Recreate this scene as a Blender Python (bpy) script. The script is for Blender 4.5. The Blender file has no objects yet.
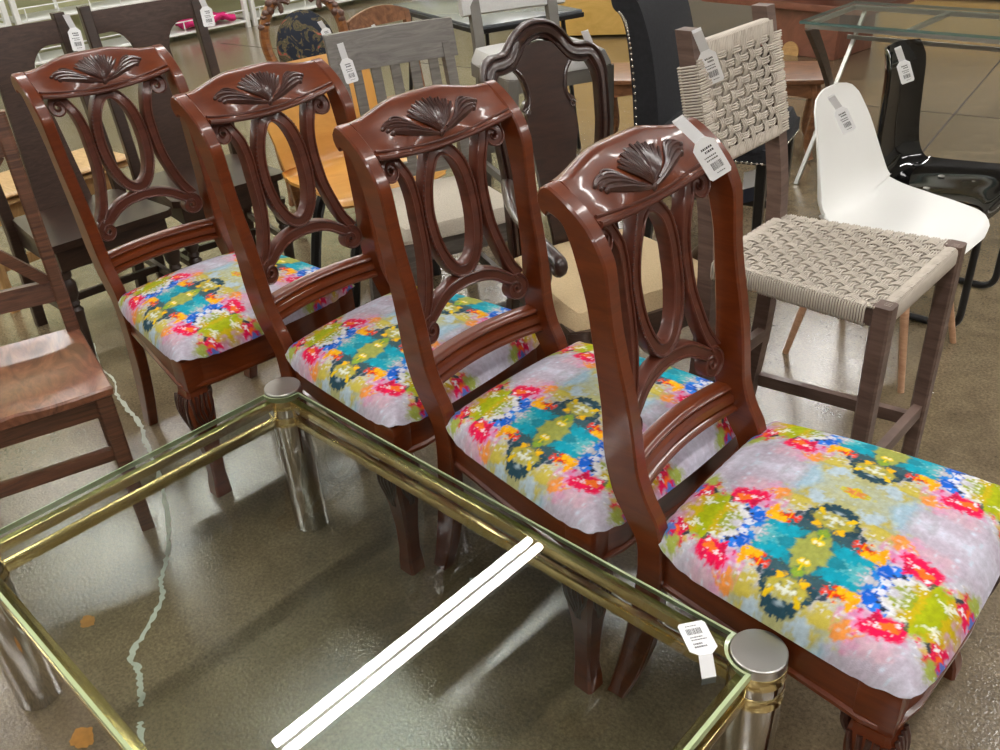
import bpy, bmesh, math, random
import numpy as np
from mathutils import Vector, Matrix
C = bpy.context.scene.collection
PI = math.pi
rnd = random.Random(7)

# ------------------------------------------------------------ materials
def newmat(name):
    m = bpy.data.materials.new(name); m.use_nodes = True
    nt = m.node_tree; b = nt.nodes['Principled BSDF']
    return m, nt, b
def node(nt, t, **kw):
    n = nt.nodes.new(t)
    for k, v in kw.items():
        if k in n.inputs: n.inputs[k].default_value = v
        else: setattr(n, k, v)
    return n
def simple(name, col, rough=.5, metal=0, coat=0, spec=.5, bump=0, bscale=200, var=0, vscale=8, sheen=0):
    m, nt, b = newmat(name)
    b.inputs['Base Color'].default_value = (*col, 1); b.inputs['Roughness'].default_value = rough
    b.inputs['Metallic'].default_value = metal; b.inputs['Coat Weight'].default_value = coat
    b.inputs['Coat Roughness'].default_value = .12; b.inputs['Specular IOR Level'].default_value = spec
    b.inputs['Sheen Weight'].default_value = sheen
    tc = node(nt, 'ShaderNodeTexCoord')
    if var:
        n = node(nt, 'ShaderNodeTexNoise', Scale=vscale, Detail=5.0)
        nt.links.new(tc.outputs['Object'], n.inputs['Vector'])
        mx = node(nt, 'ShaderNodeMix'); mx.data_type = 'RGBA'
        mx.inputs['A'].default_value = (*[c*(1-var) for c in col], 1); mx.inputs['B'].default_value = (*[min(1, c*(1+var)) for c in col], 1)
        nt.links.new(n.outputs['Fac'], mx.inputs['Factor']); nt.links.new(mx.outputs['Result'], b.inputs['Base Color'])
    if bump:
        n = node(nt, 'ShaderNodeTexNoise', Scale=bscale, Detail=2.0)
        nt.links.new(tc.outputs['Object'], n.inputs['Vector'])
        bp = node(nt, 'ShaderNodeBump', Strength=bump, Distance=.003)
        nt.links.new(n.outputs['Fac'], bp.inputs['Height']); nt.links.new(bp.outputs['Normal'], b.inputs['Normal'])
    return m
def wood(name, c1, c2, rough=.35, coat=.0, scale=(3, 3, 40), axis=(1, 1, 1), dist=3.0, bump=.0, cr=.12, spec=.5):
    m, nt, b = newmat(name)
    tc = node(nt, 'ShaderNodeTexCoord'); mp = node(nt, 'ShaderNodeMapping'); mp.inputs['Scale'].default_value = scale
    n = node(nt, 'ShaderNodeTexNoise', Scale=1.0, Detail=8.0, Roughness=.65, Distortion=dist)
    nt.links.new(tc.outputs['Object'], mp.inputs['Vector']); nt.links.new(mp.outputs['Vector'], n.inputs['Vector'])
    r = node(nt, 'ShaderNodeValToRGB'); r.color_ramp.elements[0].position = .33; r.color_ramp.elements[1].position = .68
    r.color_ramp.elements[0].color = (*c1, 1); r.color_ramp.elements[1].color = (*c2, 1)
    nt.links.new(n.outputs['Fac'], r.inputs['Fac']); nt.links.new(r.outputs['Color'], b.inputs['Base Color'])
    b.inputs['Roughness'].default_value = rough; b.inputs['Coat Weight'].default_value = coat; b.inputs['Coat Roughness'].default_value = cr
    b.inputs['Specular IOR Level'].default_value = spec
    if bump:
        bp = node(nt, 'ShaderNodeBump', Strength=bump, Distance=.002)
        nt.links.new(n.outputs['Fac'], bp.inputs['Height']); nt.links.new(bp.outputs['Normal'], b.inputs['Normal'])
    return m

M = {}
M['mahogany'] = wood('mahogany', (.085, .0145, .0028), (.150, .029, .0050), .32, .45, (5, 5, 28), dist=1.2, cr=.08, spec=.35)
M['mahogany_dull'] = wood('mahogany_moulding', (.062, .0145, .0075), (.105, .026, .013), .38, .3, (5, 5, 28), dist=1.2, cr=.12, spec=.35)
M['carving'] = wood('carved_mahogany', (.026, .0075, .005), (.065, .020, .013), .33, .35, (30, 30, 30), dist=.5, cr=.2)
M['oak'] = wood('dark_oak', (.045, .017, .009), (.17, .068, .035), .42, .35, (18, 5, 60), dist=1.5, bump=.3, cr=.25)
M['oak_seat'] = wood('dark_oak_seat', (.10, .030, .013), (.30, .115, .060), .28, .6, (5, 16, 8), dist=2.8, bump=.15, cr=.2)
M['espresso'] = wood('espresso_wood', (.018, .008, .004), (.042, .019, .011), .40, .25, (5, 5, 30), cr=.25)
M['espresso_rail'] = wood('espresso_rail_wood', (.028, .014, .009), (.060, .031, .021), .55, .0, (8, 8, 40), spec=.3)
M['dark_cherry'] = wood('dark_cherry', (.018, .006, .004), (.044, .016, .010), .32, .5, (4, 4, 20), cr=.2)
M['tan'] = wood('tan_oak', (.46, .25, .09), (.66, .41, .18), .35, .3, (6, 20, 6))
M['honey'] = wood('honey_plywood', (.60, .28, .055), (.80, .43, .11), .3, .5, (10, 3, 4), dist=1, cr=.2)
M['victorian'] = wood('victorian_walnut', (.14, .045, .012), (.34, .13, .035), .3, .7, (8, 8, 20))
M['victorian_carving'] = wood('victorian_carving', (.05, .02, .012), (.15, .07, .045), .4, .3, (30, 30, 30))
M['grey_wood'] = wood('weathered_grey_wood', (.085, .074, .062), (.19, .17, .148), .6, 0, (4, 4, 45), dist=1.5, bump=.3)
M['grey_rail'] = wood('weathered_grey_rail', (.10, .088, .078), (.205, .185, .165), .6, 0, (45, 5, 45), dist=1.5, bump=.3)
M['grey_stool'] = simple('grey_painted_wood', (.15, .138, .118), .55, var=.2, vscale=20)
M['taupe_wood'] = wood('taupe_brown_wood', (.085, .05, .038), (.17, .108, .085), .5, .1, (6, 6, 40), dist=1, bump=.15)
M['brown_wood'] = wood('brown_carved_wood', (.12, .045, .018), (.30, .13, .055), .4, .3, (5, 14, 14))
M['red_wood'] = wood('red_brown_wood', (.17, .06, .035), (.27, .10, .06), .4, .3, (4, 20, 4))
M['dark_walnut'] = wood('dark_walnut', (.03, .016, .01), (.08, .042, .028), .35, .4, (5, 5, 20))
M['black_wood'] = simple('black_lacquered_wood', (.006, .006, .007), .3, coat=.4)
M['chrome'] = simple('chrome', (.62, .60, .57), .07, 1)
M['chrome_cap'] = simple('brushed_chrome_cap', (.60, .58, .55), .34, 1)
M['brass'] = simple('polished_brass', (.74, .59, .28), .22, 1)
M['silver_bright'] = simple('bright_silver_metal', (.70, .69, .65), .28, .8)
M['silver'] = simple('satin_silver_metal', (.42, .41, .38), .38, .9)
M['black_metal'] = simple('black_powder_coated_metal', (.008, .008, .009), .3)
M['black_gloss'] = simple('black_gloss_plastic', (.004, .0035, .0035), .05, coat=0, spec=.6)
M['white_plastic'] = simple('white_plastic', (.78, .77, .74), .38)
M['light_wood'] = wood('light_beech', (.42, .22, .12), (.60, .36, .22), .4, .2, (8, 8, 30))
M['rope'] = simple('grey_beige_cord', (.52, .46, .39), .8, var=.10, vscale=40)
M['tag'] = simple('white_tag_card', (.95, .95, .96), .5)
M['strap'] = simple('white_paper_strap', (.66, .65, .65), .6)
M['ink'] = simple('black_ink', (.02, .02, .025), .6)
M['navy_paper'] = simple('navy_label', (.012, .016, .035), .6)
M['beige_fabric'] = simple('beige_boucle_fabric', (.52, .46, .37), .95, bump=1, bscale=260, var=.25, vscale=220)
M['gold_fabric'] = simple('wheat_boucle_fabric', (.60, .45, .26), .95, bump=1, bscale=300, var=.22, vscale=240)
M['light_fabric'] = simple('pale_grey_linen', (.52, .51, .49), .95, bump=.5, bscale=300, var=.12, vscale=160)
M['black_fabric'] = simple('charcoal_black_fabric', (.016, .016, .019), .85, bump=.5, bscale=220, var=.5, vscale=70, sheen=.05, spec=.3)
M['nail'] = simple('silver_nail_head', (.8, .78, .72), .2, .9)
M['wire_white'] = simple('white_shelf_metal', (.82, .83, .80), .4)
M['wire'] = simple('white_wire', (.82, .83, .80), .4)
M['pink'] = simple('pink_cloth', (.62, .02, .16), .9)
M['yellow_panel'] = wood('yellow_maple_panel', (.62, .38, .09), (.74, .48, .14), .5, .1, (2, 2, 4))
M['housing'] = simple('white_enamel_housing', (.6, .6, .58), .5)
M['grey_glassy'] = simple('grey_tinted_glass_top', (.13, .14, .15), .2, spec=.5)

def glass_mat(name, tint, refl=1.0, ior=1.5):
    m = bpy.data.materials.new(name); m.use_nodes = True; nt = m.node_tree; nt.nodes.clear()
    out = node(nt, 'ShaderNodeOutputMaterial'); tr = node(nt, 'ShaderNodeBsdfTransparent'); tr.inputs['Color'].default_value = (*tint, 1)
    gl = node(nt, 'ShaderNodeBsdfGlossy'); gl.inputs['Roughness'].default_value = .0; gl.inputs['Color'].default_value = (refl, refl, refl, 1)
    fr = node(nt, 'ShaderNodeFresnel'); fr.inputs['IOR'].default_value = ior
    mx = node(nt, 'ShaderNodeMixShader')
    nt.links.new(fr.outputs[0], mx.inputs[0]); nt.links.new(tr.outputs[0], mx.inputs[1]); nt.links.new(gl.outputs[0], mx.inputs[2])
    nt.links.new(mx.outputs[0], out.inputs[0]); return m
M['glass'] = glass_mat('clear_glass_sheet', (.93, .965, .93))
def clear_mat(name, tint):
    m = bpy.data.materials.new(name); m.use_nodes = True; nt = m.node_tree; nt.nodes.clear()
    out = node(nt, 'ShaderNodeOutputMaterial'); tr = node(nt, 'ShaderNodeBsdfTransparent'); tr.inputs['Color'].default_value = (*tint, 1)
    nt.links.new(tr.outputs[0], out.inputs[0]); return m
M['glass_under'] = clear_mat('clear_glass_underside', (.90, .93, .90))
def glass_edge(name, col, t):
    m = bpy.data.materials.new(name); m.use_nodes = True; nt = m.node_tree; b = nt.nodes['Principled BSDF']
    b.inputs['Base Color'].default_value = (*col, 1); b.inputs['Roughness'].default_value = .12; b.inputs['Specular IOR Level'].default_value = .8
    tr = node(nt, 'ShaderNodeBsdfTransparent'); tr.inputs['Color'].default_value = (.8, .95, .75, 1); mx = node(nt, 'ShaderNodeMixShader'); mx.inputs[0].default_value = t
    out = nt.nodes['Material Output']
    nt.links.new(b.outputs[0], mx.inputs[1]); nt.links.new(tr.outputs[0], mx.inputs[2]); nt.links.new(mx.outputs[0], out.inputs[0]); return m
M['glass_edge'] = glass_edge('green_glass_edge', (.62, .74, .42), .25)
M['glass_edge_dark'] = glass_edge('dark_green_glass_edge', (.10, .18, .17), .2)

# polished concrete floor
def floor_mat():
    m, nt, b = newmat('polished_concrete'); L = nt.links.new
    tc = node(nt, 'ShaderNodeTexCoord')
    n1 = node(nt, 'ShaderNodeTexNoise', Scale=1.3, Detail=6.0, Roughness=.6, Distortion=.6)
    n2 = node(nt, 'ShaderNodeTexNoise', Scale=9.0, Detail=8.0, Roughness=.7, Distortion=.4)
    n3 = node(nt, 'ShaderNodeTexNoise', Scale=120.0, Detail=5.0, Roughness=.75)
    for n in (n1, n2, n3): L(tc.outputs['Object'], n.inputs['Vector'])
    r1 = node(nt, 'ShaderNodeValToRGB'); r1.color_ramp.elements[0].position = .33; r1.color_ramp.elements[1].position = .68
    r1.color_ramp.elements[0].color = (.095, .070, .040, 1); r1.color_ramp.elements[1].color = (.275, .208, .122, 1)
    mxa = node(nt, 'ShaderNodeMath', operation='MULTIPLY_ADD'); mxa.inputs[1].default_value = .45
    ad = node(nt, 'ShaderNodeMath', operation='MULTIPLY'); ad.inputs[1].default_value = .55
    L(n1.outputs['Fac'], ad.inputs[0]); L(n2.outputs['Fac'], mxa.inputs[0]); L(ad.outputs[0], mxa.inputs[2]); L(mxa.outputs[0], r1.inputs['Fac'])
    r3 = node(nt, 'ShaderNodeValToRGB'); r3.color_ramp.elements[0].position = .3; r3.color_ramp.elements[1].position = .7
    r3.color_ramp.elements[0].color = (.52, .52, .52, 1); r3.color_ramp.elements[1].color = (1.38, 1.38, 1.38, 1)
    L(n3.outputs['Fac'], r3.inputs['Fac'])
    mu = node(nt, 'ShaderNodeMix'); mu.data_type = 'RGBA'; mu.blend_type = 'MULTIPLY'; mu.inputs['Factor'].default_value = 1
    L(r1.outputs['Color'], mu.inputs['A']); L(r3.outputs['Color'], mu.inputs['B']); L(mu.outputs['Result'], b.inputs['Base Color'])
    rr = node(nt, 'ShaderNodeMapRange'); rr.inputs['To Min'].default_value = .08; rr.inputs['To Max'].default_value = .24
    L(n2.outputs['Fac'], rr.inputs['Value']); L(rr.outputs[0], b.inputs['Roughness']); b.inputs['Specular IOR Level'].default_value = 1.0
    b.inputs['Coat Weight'].default_value = .5; b.inputs['Coat Roughness'].default_value = .09
    nb = node(nt, 'ShaderNodeTexNoise', Scale=150.0, Detail=4.0); L(tc.outputs['Object'], nb.inputs['Vector'])
    bp = node(nt, 'ShaderNodeBump', Strength=.5, Distance=.0015)
    L(nb.outputs['Fac'], bp.inputs['Height']); L(bp.outputs['Normal'], b.inputs['Normal']); L(bp.outputs['Normal'], b.inputs['Coat Normal'])
    return m
M['concrete'] = floor_mat()
M['filler'] = simple('pale_crack_filler', (.50, .52, .44), .6, var=.3, vscale=30)
M['stain'] = simple('ochre_stain', (.42, .19, .035), .7, var=.4, vscale=60)
M['joint'] = simple('dark_joint', (.06, .05, .04), .8)
M['wall_olive'] = simple('olive_beige_board', (.48, .48, .28), .8, var=.06)
M['wall_white'] = simple('warm_white_wall', (.34, .33, .30), .9)
M['ceiling'] = simple('grey_ceiling', (.20, .20, .20), .9)
def emis(name, col, s):
    m = bpy.data.materials.new(name); m.use_nodes = True; nt = m.node_tree; nt.nodes.clear()
    e = node(nt, 'ShaderNodeEmission'); e.inputs[0].default_value = (*col, 1); e.inputs[1].default_value = s
    o = node(nt, 'ShaderNodeOutputMaterial'); nt.links.new(e.outputs[0], o.inputs[0]); return m
M['tube'] = emis('lit_fluorescent_tube', (1, .98, .95), 40.0)

# ------------------------------------------------------------ mesh helpers
class B:
    def __init__(s): s.bm = bmesh.new()
    def ring_loft(s, rings, cap=True, closed=True):
        vs = [[s.bm.verts.new(p) for p in r] for r in rings]
        n = len(rings[0])
        for a, b in zip(vs[:-1], vs[1:]):
            for i in range(n if closed else n-1):
                j = (i+1) % n
                try: s.bm.faces.new((a[i], a[j], b[j], b[i]))
                except ValueError: pass
        if cap and closed:
            for r in (vs[0][::-1], vs[-1]):
                try: s.bm.faces.new(r)
                except ValueError: pass
        return vs
    def box(s, c, sz, rot=None, bev=0):
        m = Matrix.Translation(c) @ (rot.to_4x4() if rot is not None else Matrix.Identity(4)) @ Matrix.Diagonal((*sz, 1))
        r = bmesh.ops.create_cube(s.bm, size=1, matrix=m)
        if bev: bmesh.ops.bevel(s.bm, geom=list({e for v in r['verts'] for e in v.link_edges}), offset=bev, segments=2, affect='EDGES', profile=.6)
    def box2(s, a, b, bev=0):
        s.box([(a[i]+b[i])/2 for i in range(3)], [abs(b[i]-a[i]) for i in range(3)], None, bev)
    def beam(s, a, b, w, h, up=(0, 0, 1), w2=None, h2=None, bev=0):
        a = Vector(a); b = Vector(b); t = (b-a).normalized(); u = Vector(up); r = t.cross(u)
        if r.length < 1e-4: r = t.cross(Vector((1, 0, 0)))
        r.normalize(); u = r.cross(t)
        w2 = w2 or w; h2 = h2 or h
        R = []
        for p, ww, hh in ((a, w, h), (b, w2, h2)):
            c = min(ww, hh)*.12 if bev else 0
            pts = [(ww/2-c, hh/2), (-ww/2+c, hh/2), (-ww/2, hh/2-c), (-ww/2, -hh/2+c), (-ww/2+c, -hh/2), (ww/2-c, -hh/2), (ww/2, -hh/2+c), (ww/2, hh/2-c)] if bev else [(ww/2, hh/2), (-ww/2, hh/2), (-ww/2, -hh/2), (ww/2, -hh/2)]
            R.append([p+r*x+u*y for x, y in pts])
        s.ring_loft(R)
    def tube(s, pts, r, n=8, closed=False, rs=None, flat=1.0):
        pts = [Vector(p) for p in pts]; N = len(pts); rings = []
        t0 = (pts[1]-pts[0]).normalized(); up = Vector((0, 0, 1))
        if abs(t0.dot(up)) > .95: up = Vector((1, 0, 0))
        nrm = (up-t0*up.dot(t0)).normalized()
        for i, p in enumerate(pts):
            if closed: t = (pts[(i+1) % N]-pts[i-1]).normalized()
            else: t = (pts[min(i+1, N-1)]-pts[max(i-1, 0)]).normalized()
            nrm = (nrm-t*nrm.dot(t))
            nrm = nrm.normalized() if nrm.length > 1e-6 else Vector((1, 0, 0))
            bn = t.cross(nrm); rr = rs[i] if rs else r
            rings.append([p+nrm*math.cos(a)*rr*flat+bn*math.sin(a)*rr for a in [2*PI*k/n for k in range(n)]])
        if closed: rings.append(rings[0]); 
        s.ring_loft(rings, cap=not closed)
    def lathe(s, prof, c=(0, 0, 0), n=24, axis=None):
        c = Vector(c); rings = []
        for r, z in prof:
            rings.append([c+Vector((max(r, 1e-4)*math.cos(2*PI*k/n), max(r, 1e-4)*math.sin(2*PI*k/n), z)) for k in range(n)])
        s.ring_loft(rings)
    def prism(s, poly, f0, f1, bev=0):
        """poly of 2D points; f0,f1 map 2D->3D for both faces"""
        s.ring_loft([[Vector(f0(*p)) for p in poly], [Vector(f1(*p)) for p in poly]])
    def sphere(s, c, r, sc=(1, 1, 1), n=10, rot=None):
        m = Matrix.Translation(c) @ (rot.to_4x4() if rot is not None else Matrix.Identity(4)) @ Matrix.Diagonal((r*sc[0], r*sc[1], r*sc[2], 1))
        bmesh.ops.create_uvsphere(s.bm, u_segments=n, v_segments=max(5, n//2+1), radius=1, matrix=m)
    def grid(s, f, nu, nv):
        vs = [[s.bm.verts.new(f(i/nu, j/nv)) for j in range(nv+1)] for i in range(nu+1)]
        for i in range(nu):
            for j in range(nv): s.bm.faces.new((vs[i][j], vs[i+1][j], vs[i+1][j+1], vs[i][j+1]))
        return vs
    def mesh(s, name, smooth=True, ang=40):
        bmesh.ops.recalc_face_normals(s.bm, faces=s.bm.faces)
        me = bpy.data.meshes.new(name); s.bm.to_mesh(me); s.bm.free()
        if smooth:
            me.polygons.foreach_set('use_smooth', [True]*len(me.polygons)); me.set_sharp_from_angle(angle=math.radians(ang))
        return me
def mk(name, b, mat, parent=None, smooth=True, ang=40):
    me = b.mesh(name, smooth, ang) if isinstance(b, B) else b
    mats = mat if isinstance(mat, list) else [mat]
    for k in mats: me.materials.append(M[k])
    o = bpy.data.objects.new(name, me); C.objects.link(o)
    if parent is not None: o.parent = parent
    return o
def tag_(o, label, cat, group=None):
    o['label'] = label; o['category'] = cat
    if group: o['group'] = group
    return o
def thing(name, label, cat, loc=(0, 0, 0), rz=0, group=None):
    o = bpy.data.objects.new(name, None); C.objects.link(o); o.empty_display_size = .1
    o.location = loc; o.rotation_euler = (0, 0, rz); return tag_(o, label, cat, group)
def struct(name, b, mat, parent=None, **k):
    o = mk(name, b, mat, parent, **k)
    if parent is None: o['kind'] = 'structure'
    return o
def kids(o): return [x for x in C.objects if x.parent == o]
def dup(root, loc, rz, label, group=None):
    r = root.copy(); C.objects.link(r); r.location = loc; r.rotation_euler = (0, 0, rz); r['label'] = label
    if group: r['group'] = group
    for ch in kids(root):
        c = ch.copy(); C.objects.link(c); c.parent = r
        for g in kids(ch):
            d = g.copy(); C.objects.link(d); d.parent = c
    return r
def interp(tab, z):
    tab = sorted(tab)
    if z <= tab[0][0]: return tab[0][1]
    for (a, u), (b, v) in zip(tab[:-1], tab[1:]):
        if z <= b: return u+(v-u)*(z-a)/(b-a)
    return tab[-1][1]
def smooth_pts(pts, k=4, closed=False):
    """Catmull-Rom through points of any dimension"""
    P = [np.array(p, float) for p in pts]; n = len(P); out = []
    rng = range(n) if closed else range(n-1)
    for i in rng:
        p0 = P[(i-1) % n] if closed or i > 0 else P[0]; p1 = P[i]; p2 = P[(i+1) % n]; p3 = P[(i+2) % n] if closed or i+2 < n else P[-1]
        for j in range(k):
            t = j/k
            out.append(.5*((2*p1)+(-p0+p2)*t+(2*p0-5*p1+4*p2-p3)*t*t+(-p0+3*p1-3*p2+p3)*t**3))
    if not closed: out.append(P[-1])
    return [tuple(float(x) for x in p) for p in out]
PROF = [(-.5, -.5), (-.5, .30), (-.44, .46), (-.36, .5), (-.29, .46), (-.26, .34), (.26, .34), (.29, .46), (.36, .5), (.44, .46), (.5, .30), (.5, -.5)]
def ribbon(b, pts, ws, d, mp, prof=PROF, closed=False):
    """moulded strip following 2-D pts, mapped to 3-D by mp(u,v,depth)"""
    N = len(pts); rings = []
    for i, p in enumerate(pts):
        a = pts[(i-1) % N] if (closed or i > 0) else p; c = pts[(i+1) % N] if (closed or i < N-1) else p
        tx, ty = c[0]-a[0], c[1]-a[1]; l = math.hypot(tx, ty) or 1; nx, ny = -ty/l, tx/l
        w = ws[i] if isinstance(ws, (list, tuple)) else ws
        rings.append([Vector(mp(p[0]+nx*q*w, p[1]+ny*q*w, e*d)) for q, e in prof])
    if closed: rings.append(rings[0])
    b.ring_loft(rings, cap=not closed)
def spiral(cx, cy, r0, r1, a0, turns, n=26):
    """angles in degrees, negative turns = clockwise"""
    return [(cx+(r0+(r1-r0)*i/n)*math.cos(math.radians(a0+turns*360*i/n)), cy+(r0+(r1-r0)*i/n)*math.sin(math.radians(a0+turns*360*i/n))) for i in range(n+1)]

# ------------------------------------------------------------ numpy noise and the painted floral pattern
def vnoise(X, Y, sc, seed):
    r = np.random.RandomState(seed).rand(64, 64)
    x = X/sc+100; y = Y/sc+100; xi = np.floor(x).astype(int); yi = np.floor(y).astype(int); fx = x-xi; fy = y-yi
    fx = fx*fx*(3-2*fx); fy = fy*fy*(3-2*fy); g = lambda a, b: r[a % 64, b % 64]
    return (g(xi, yi)*(1-fx)+g(xi+1, yi)*fx)*(1-fy)+(g(xi, yi+1)*(1-fx)+g(xi+1, yi+1)*fx)*fy
def floral(X, Y):
    U = np.abs(X-.272); per = .350; Vv = np.abs(((Y+.140+per/2) % per)-per/2)
    wu = (vnoise(U, Vv, .020, 1)-.5)*.016+(vnoise(U, Vv, .007, 2)-.5)*.011+(vnoise(U, Vv, .0035, 72)-.5)*.010
    wv = (vnoise(U, Vv, .020, 3)-.5)*.016+(vnoise(U, Vv, .007, 4)-.5)*.011+(vnoise(U, Vv, .0035, 74)-.5)*.010
    u = U+wu; v = Vv+wv
    col = np.zeros(X.shape+(3,)); col[:] = (.58, .565, .63)
    st = vnoise(U, Vv, .009, 5)*.6+vnoise(U*2, Vv*.4, .006, 6)*.4
    def blob(cu, cv, ru, rv, c, soft=.10, op=1.0, sd=None):
        nonlocal col
        d = np.sqrt(((u-cu)/ru)**2+((v-cv)/rv)**2)
        if sd is not None: d = d+(vnoise(U, Vv, .012, sd)-.5)*.7
        a = np.clip((1+soft-d)/(2*soft), 0, 1)*op
        col = col*(1-a[..., None])+np.array(c)*a[..., None]
    lay = lambda c, k=.18: tuple(c)
    # washes
    blob(0, .175, .10, .07, (.42, .46, .36), .5, .95); blob(.06, .15, .05, .03, (.52, .55, .40), .5, .8)
    blob(.085, .150, .022, .060, (.38, .54, .66), .5, .9, 11); blob(.125, .175, .03, .05, (.44, .43, .50), .5, .6, 13)
    blob(.21, .17, .10, .055, (.64, .61, .70), .3, .95, 12)
    blob(.16, .125, .07, .03, (.50, .42, .50), .4, .7, 14)
    blob(.02, .115, .07, .03, (.46, .44, .20), .4, .9, 15); blob(.07, .105, .035, .03, (.58, .48, .10), .3, .95, 16)
    blob(.045, .128, .018, .012, (.50, .62, .72), .3, .9, 17)
    blob(.0, .172, .030, .010, (.62, .55, .02), .2, 1, 18); blob(.002, .176, .016, .007, (.66, .22, .10), .2, .9)
    # yellow-green masses
    blob(.184, .0, .058, .060, (.54, .40, .02), .15, 1, 19); blob(.190, .018, .016, .045, (.34, .42, .02), .2, .85, 20); blob(.150, .012, .016, .012, (.28, .38, .05), .2, .8, 56)
    blob(.235, .085, .02, .03, (.34, .40, .04), .2, .9, 21); blob(.215, .052, .018, .03, (.60, .40, .02), .2, .8, 22)
    # pinks
    blob(.128, .092, .042, .030, (.72, .28, .48), .25, .95, 23); blob(.155, .105, .030, .022, (.62, .44, .50), .3, .9, 24)
    blob(.108, .105, .018, .016, (.85, .33, .10), .2, 1, 25)
    blob(.240, .030, .02, .030, (.62, .30, .42), .3, .8, 26)
    # centre: teal, navy rings, olive
    blob(.028, .045, .034, .040, (.045, .10, .12), .15, 1, 27)
    blob(.058, .012, .046, .028, (.03, .26, .33), .15, 1, 28); blob(.066, .024, .030, .016, (.025, .36, .47), .2, .9, 29)
    blob(.075, .008, .02, .010, (.16, .50, .52), .2, .8)
    blob(.0, .010, .028, .032, (.36, .38, .10), .15, 1, 30); blob(0, .045, .022, .018, (.22, .36, .05), .2, 1, 31)
    r = np.sqrt((u/.046)**2+((v-.080)/.040)**2); a = np.clip((.24-np.abs(r-.86))/.08, 0, 1)*(v > .058)
    col = col*(1-a[..., None])+np.array((.02, .06, .085))*a[..., None]
    blob(0, .080, .028, .022, (.46, .40, .08), .2, 1, 32); blob(0, .085, .015, .010, (.74, .76, .66), .2, 1, 33)
    blob(.026, .060, .009, .008, (.85, .50, .03), .2, 1); blob(.028, .098, .012, .007, (.80, .55, .05), .2, 1)
    blob(0, .030, .012, .009, (.86, .62, .05), .2, 1); blob(0, .030, .005, .004, (.9, .85, .6), .2, 1)
    blob(.088, .0, .014, .012, (.55, .53, .56), .15, 1, 34)
    blob(.066, .056, .016, .010, (.78, .06, .03), .15, 1, 35); blob(.083, .050, .013, .018, (.93, .50, .02), .15, 1, 36)
    blob(.096, .062, .010, .016, (.92, .42, .02), .15, 1, 37); blob(.060, .070, .010, .007, (.04, .06, .09), .2, 1)
    # blue
    blob(.112, .028, .020, .026, (.03, .14, .62), .15, 1, 38); blob(.125, .046, .012, .014, (.05, .22, .74), .15, 1, 39)
    blob(.103, .010, .011, .009, (.05, .26, .70), .15, 1, 40); blob(.118, .012, .009, .008, (.85, .85, .90), .2, .9, 41)
    blob(.124, .034, .007, .006, (.02, .03, .05), .2, 1, 42); blob(.140, .026, .012, .012, (.80, .80, .82), .2, .9, 43)
    # red flowers
    blob(.148, .068, .034, .026, (.80, .02, .10), .12, 1, 44); blob(.150, .068, .012, .009, (.90, .20, .05), .2, 1, 45)
    blob(.136, .072, .006, .004, (.95, .75, .80), .2, 1, 46); blob(.158, .057, .006, .004, (.95, .80, .85), .2, 1, 47)
    blob(.127, .060, .008, .010, (.55, .02, .07), .2, 1)
    blob(.224, .058, .022, .026, (.72, .02, .10), .15, 1, 48); blob(.226, .062, .008, .010, (.9, .16, .05), .2, 1, 49)
    blob(.205, .066, .009, .006, (.04, .05, .06), .2, 1, 50); blob(.214, .045, .006, .006, (.9, .88, .9), .2, 1, 51)
    blob(.165, .040, .010, .006, (.80, .82, .72), .2, .95, 52); blob(.172, .048, .005, .008, (.05, .08, .05), .2, .9, 53)
    blob(.200, .030, .005, .012, (.88, .87, .75), .2, .9, 54); blob(.250, .070, .014, .020, (.06, .20, .55), .2, .9, 55)
    # scattered brush specks
    sp = vnoise(U, Vv, .0065, 60); k = ((U > .05) & (U < .26) & (Vv < .10))
    a = np.clip((sp-.88)*14, 0, 1)*k*.75; col = col*(1-a[..., None])+np.array((.84, .83, .86))*a[..., None]
    sp = vnoise(U, Vv, .009, 61); k = ((U < .2) & (Vv > .07))
    a = np.clip((sp-.78)*8, 0, 1)*k*.6; col = col*(1-a[..., None])+np.array((.62, .74, .82))*a[..., None]
    col *= (.86+.28*st)[..., None]*(.94+.12*vnoise(U, Vv, .004, 62))[..., None]
    col = col.mean(-1, keepdims=True)*-.12+col*1.12
    return np.clip(col*.86, 0, 1)
def floral_mat():
    m, nt, b = newmat('painted_floral_fabric'); L = nt.links.new
    at = node(nt, 'ShaderNodeVertexColor'); at.layer_name = 'paint'
    tc = node(nt, 'ShaderNodeTexCoord'); n = node(nt, 'ShaderNodeTexNoise', Scale=90.0, Detail=6.0, Roughness=.7)
    L(tc.outputs['Object'], n.inputs['Vector'])
    hs = node(nt, 'ShaderNodeMapRange'); hs.inputs['From Min'].default_value = .3; hs.inputs['From Max'].default_value = .7
    hs.inputs['To Min'].default_value = .88; hs.inputs['To Max'].default_value = 1.12; L(n.outputs['Fac'], hs.inputs['Value'])
    mu = node(nt, 'ShaderNodeVectorMath', operation='SCALE'); L(at.outputs['Color'], mu.inputs[0]); L(hs.outputs[0], mu.inputs['Scale'])
    L(mu.outputs[0], b.inputs['Base Color']); b.inputs['Roughness'].default_value = .85; b.inputs['Specular IOR Level'].default_value = .25
    n2 = node(nt, 'ShaderNodeTexNoise', Scale=420.0, Detail=2.0); L(tc.outputs['Object'], n2.inputs['Vector'])
    bp = node(nt, 'ShaderNodeBump', Strength=.25, Distance=.001); L(n2.outputs['Fac'], bp.inputs['Height']); L(bp.outputs['Normal'], b.inputs['Normal'])
    return m
M['floral'] = floral_mat()
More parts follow.
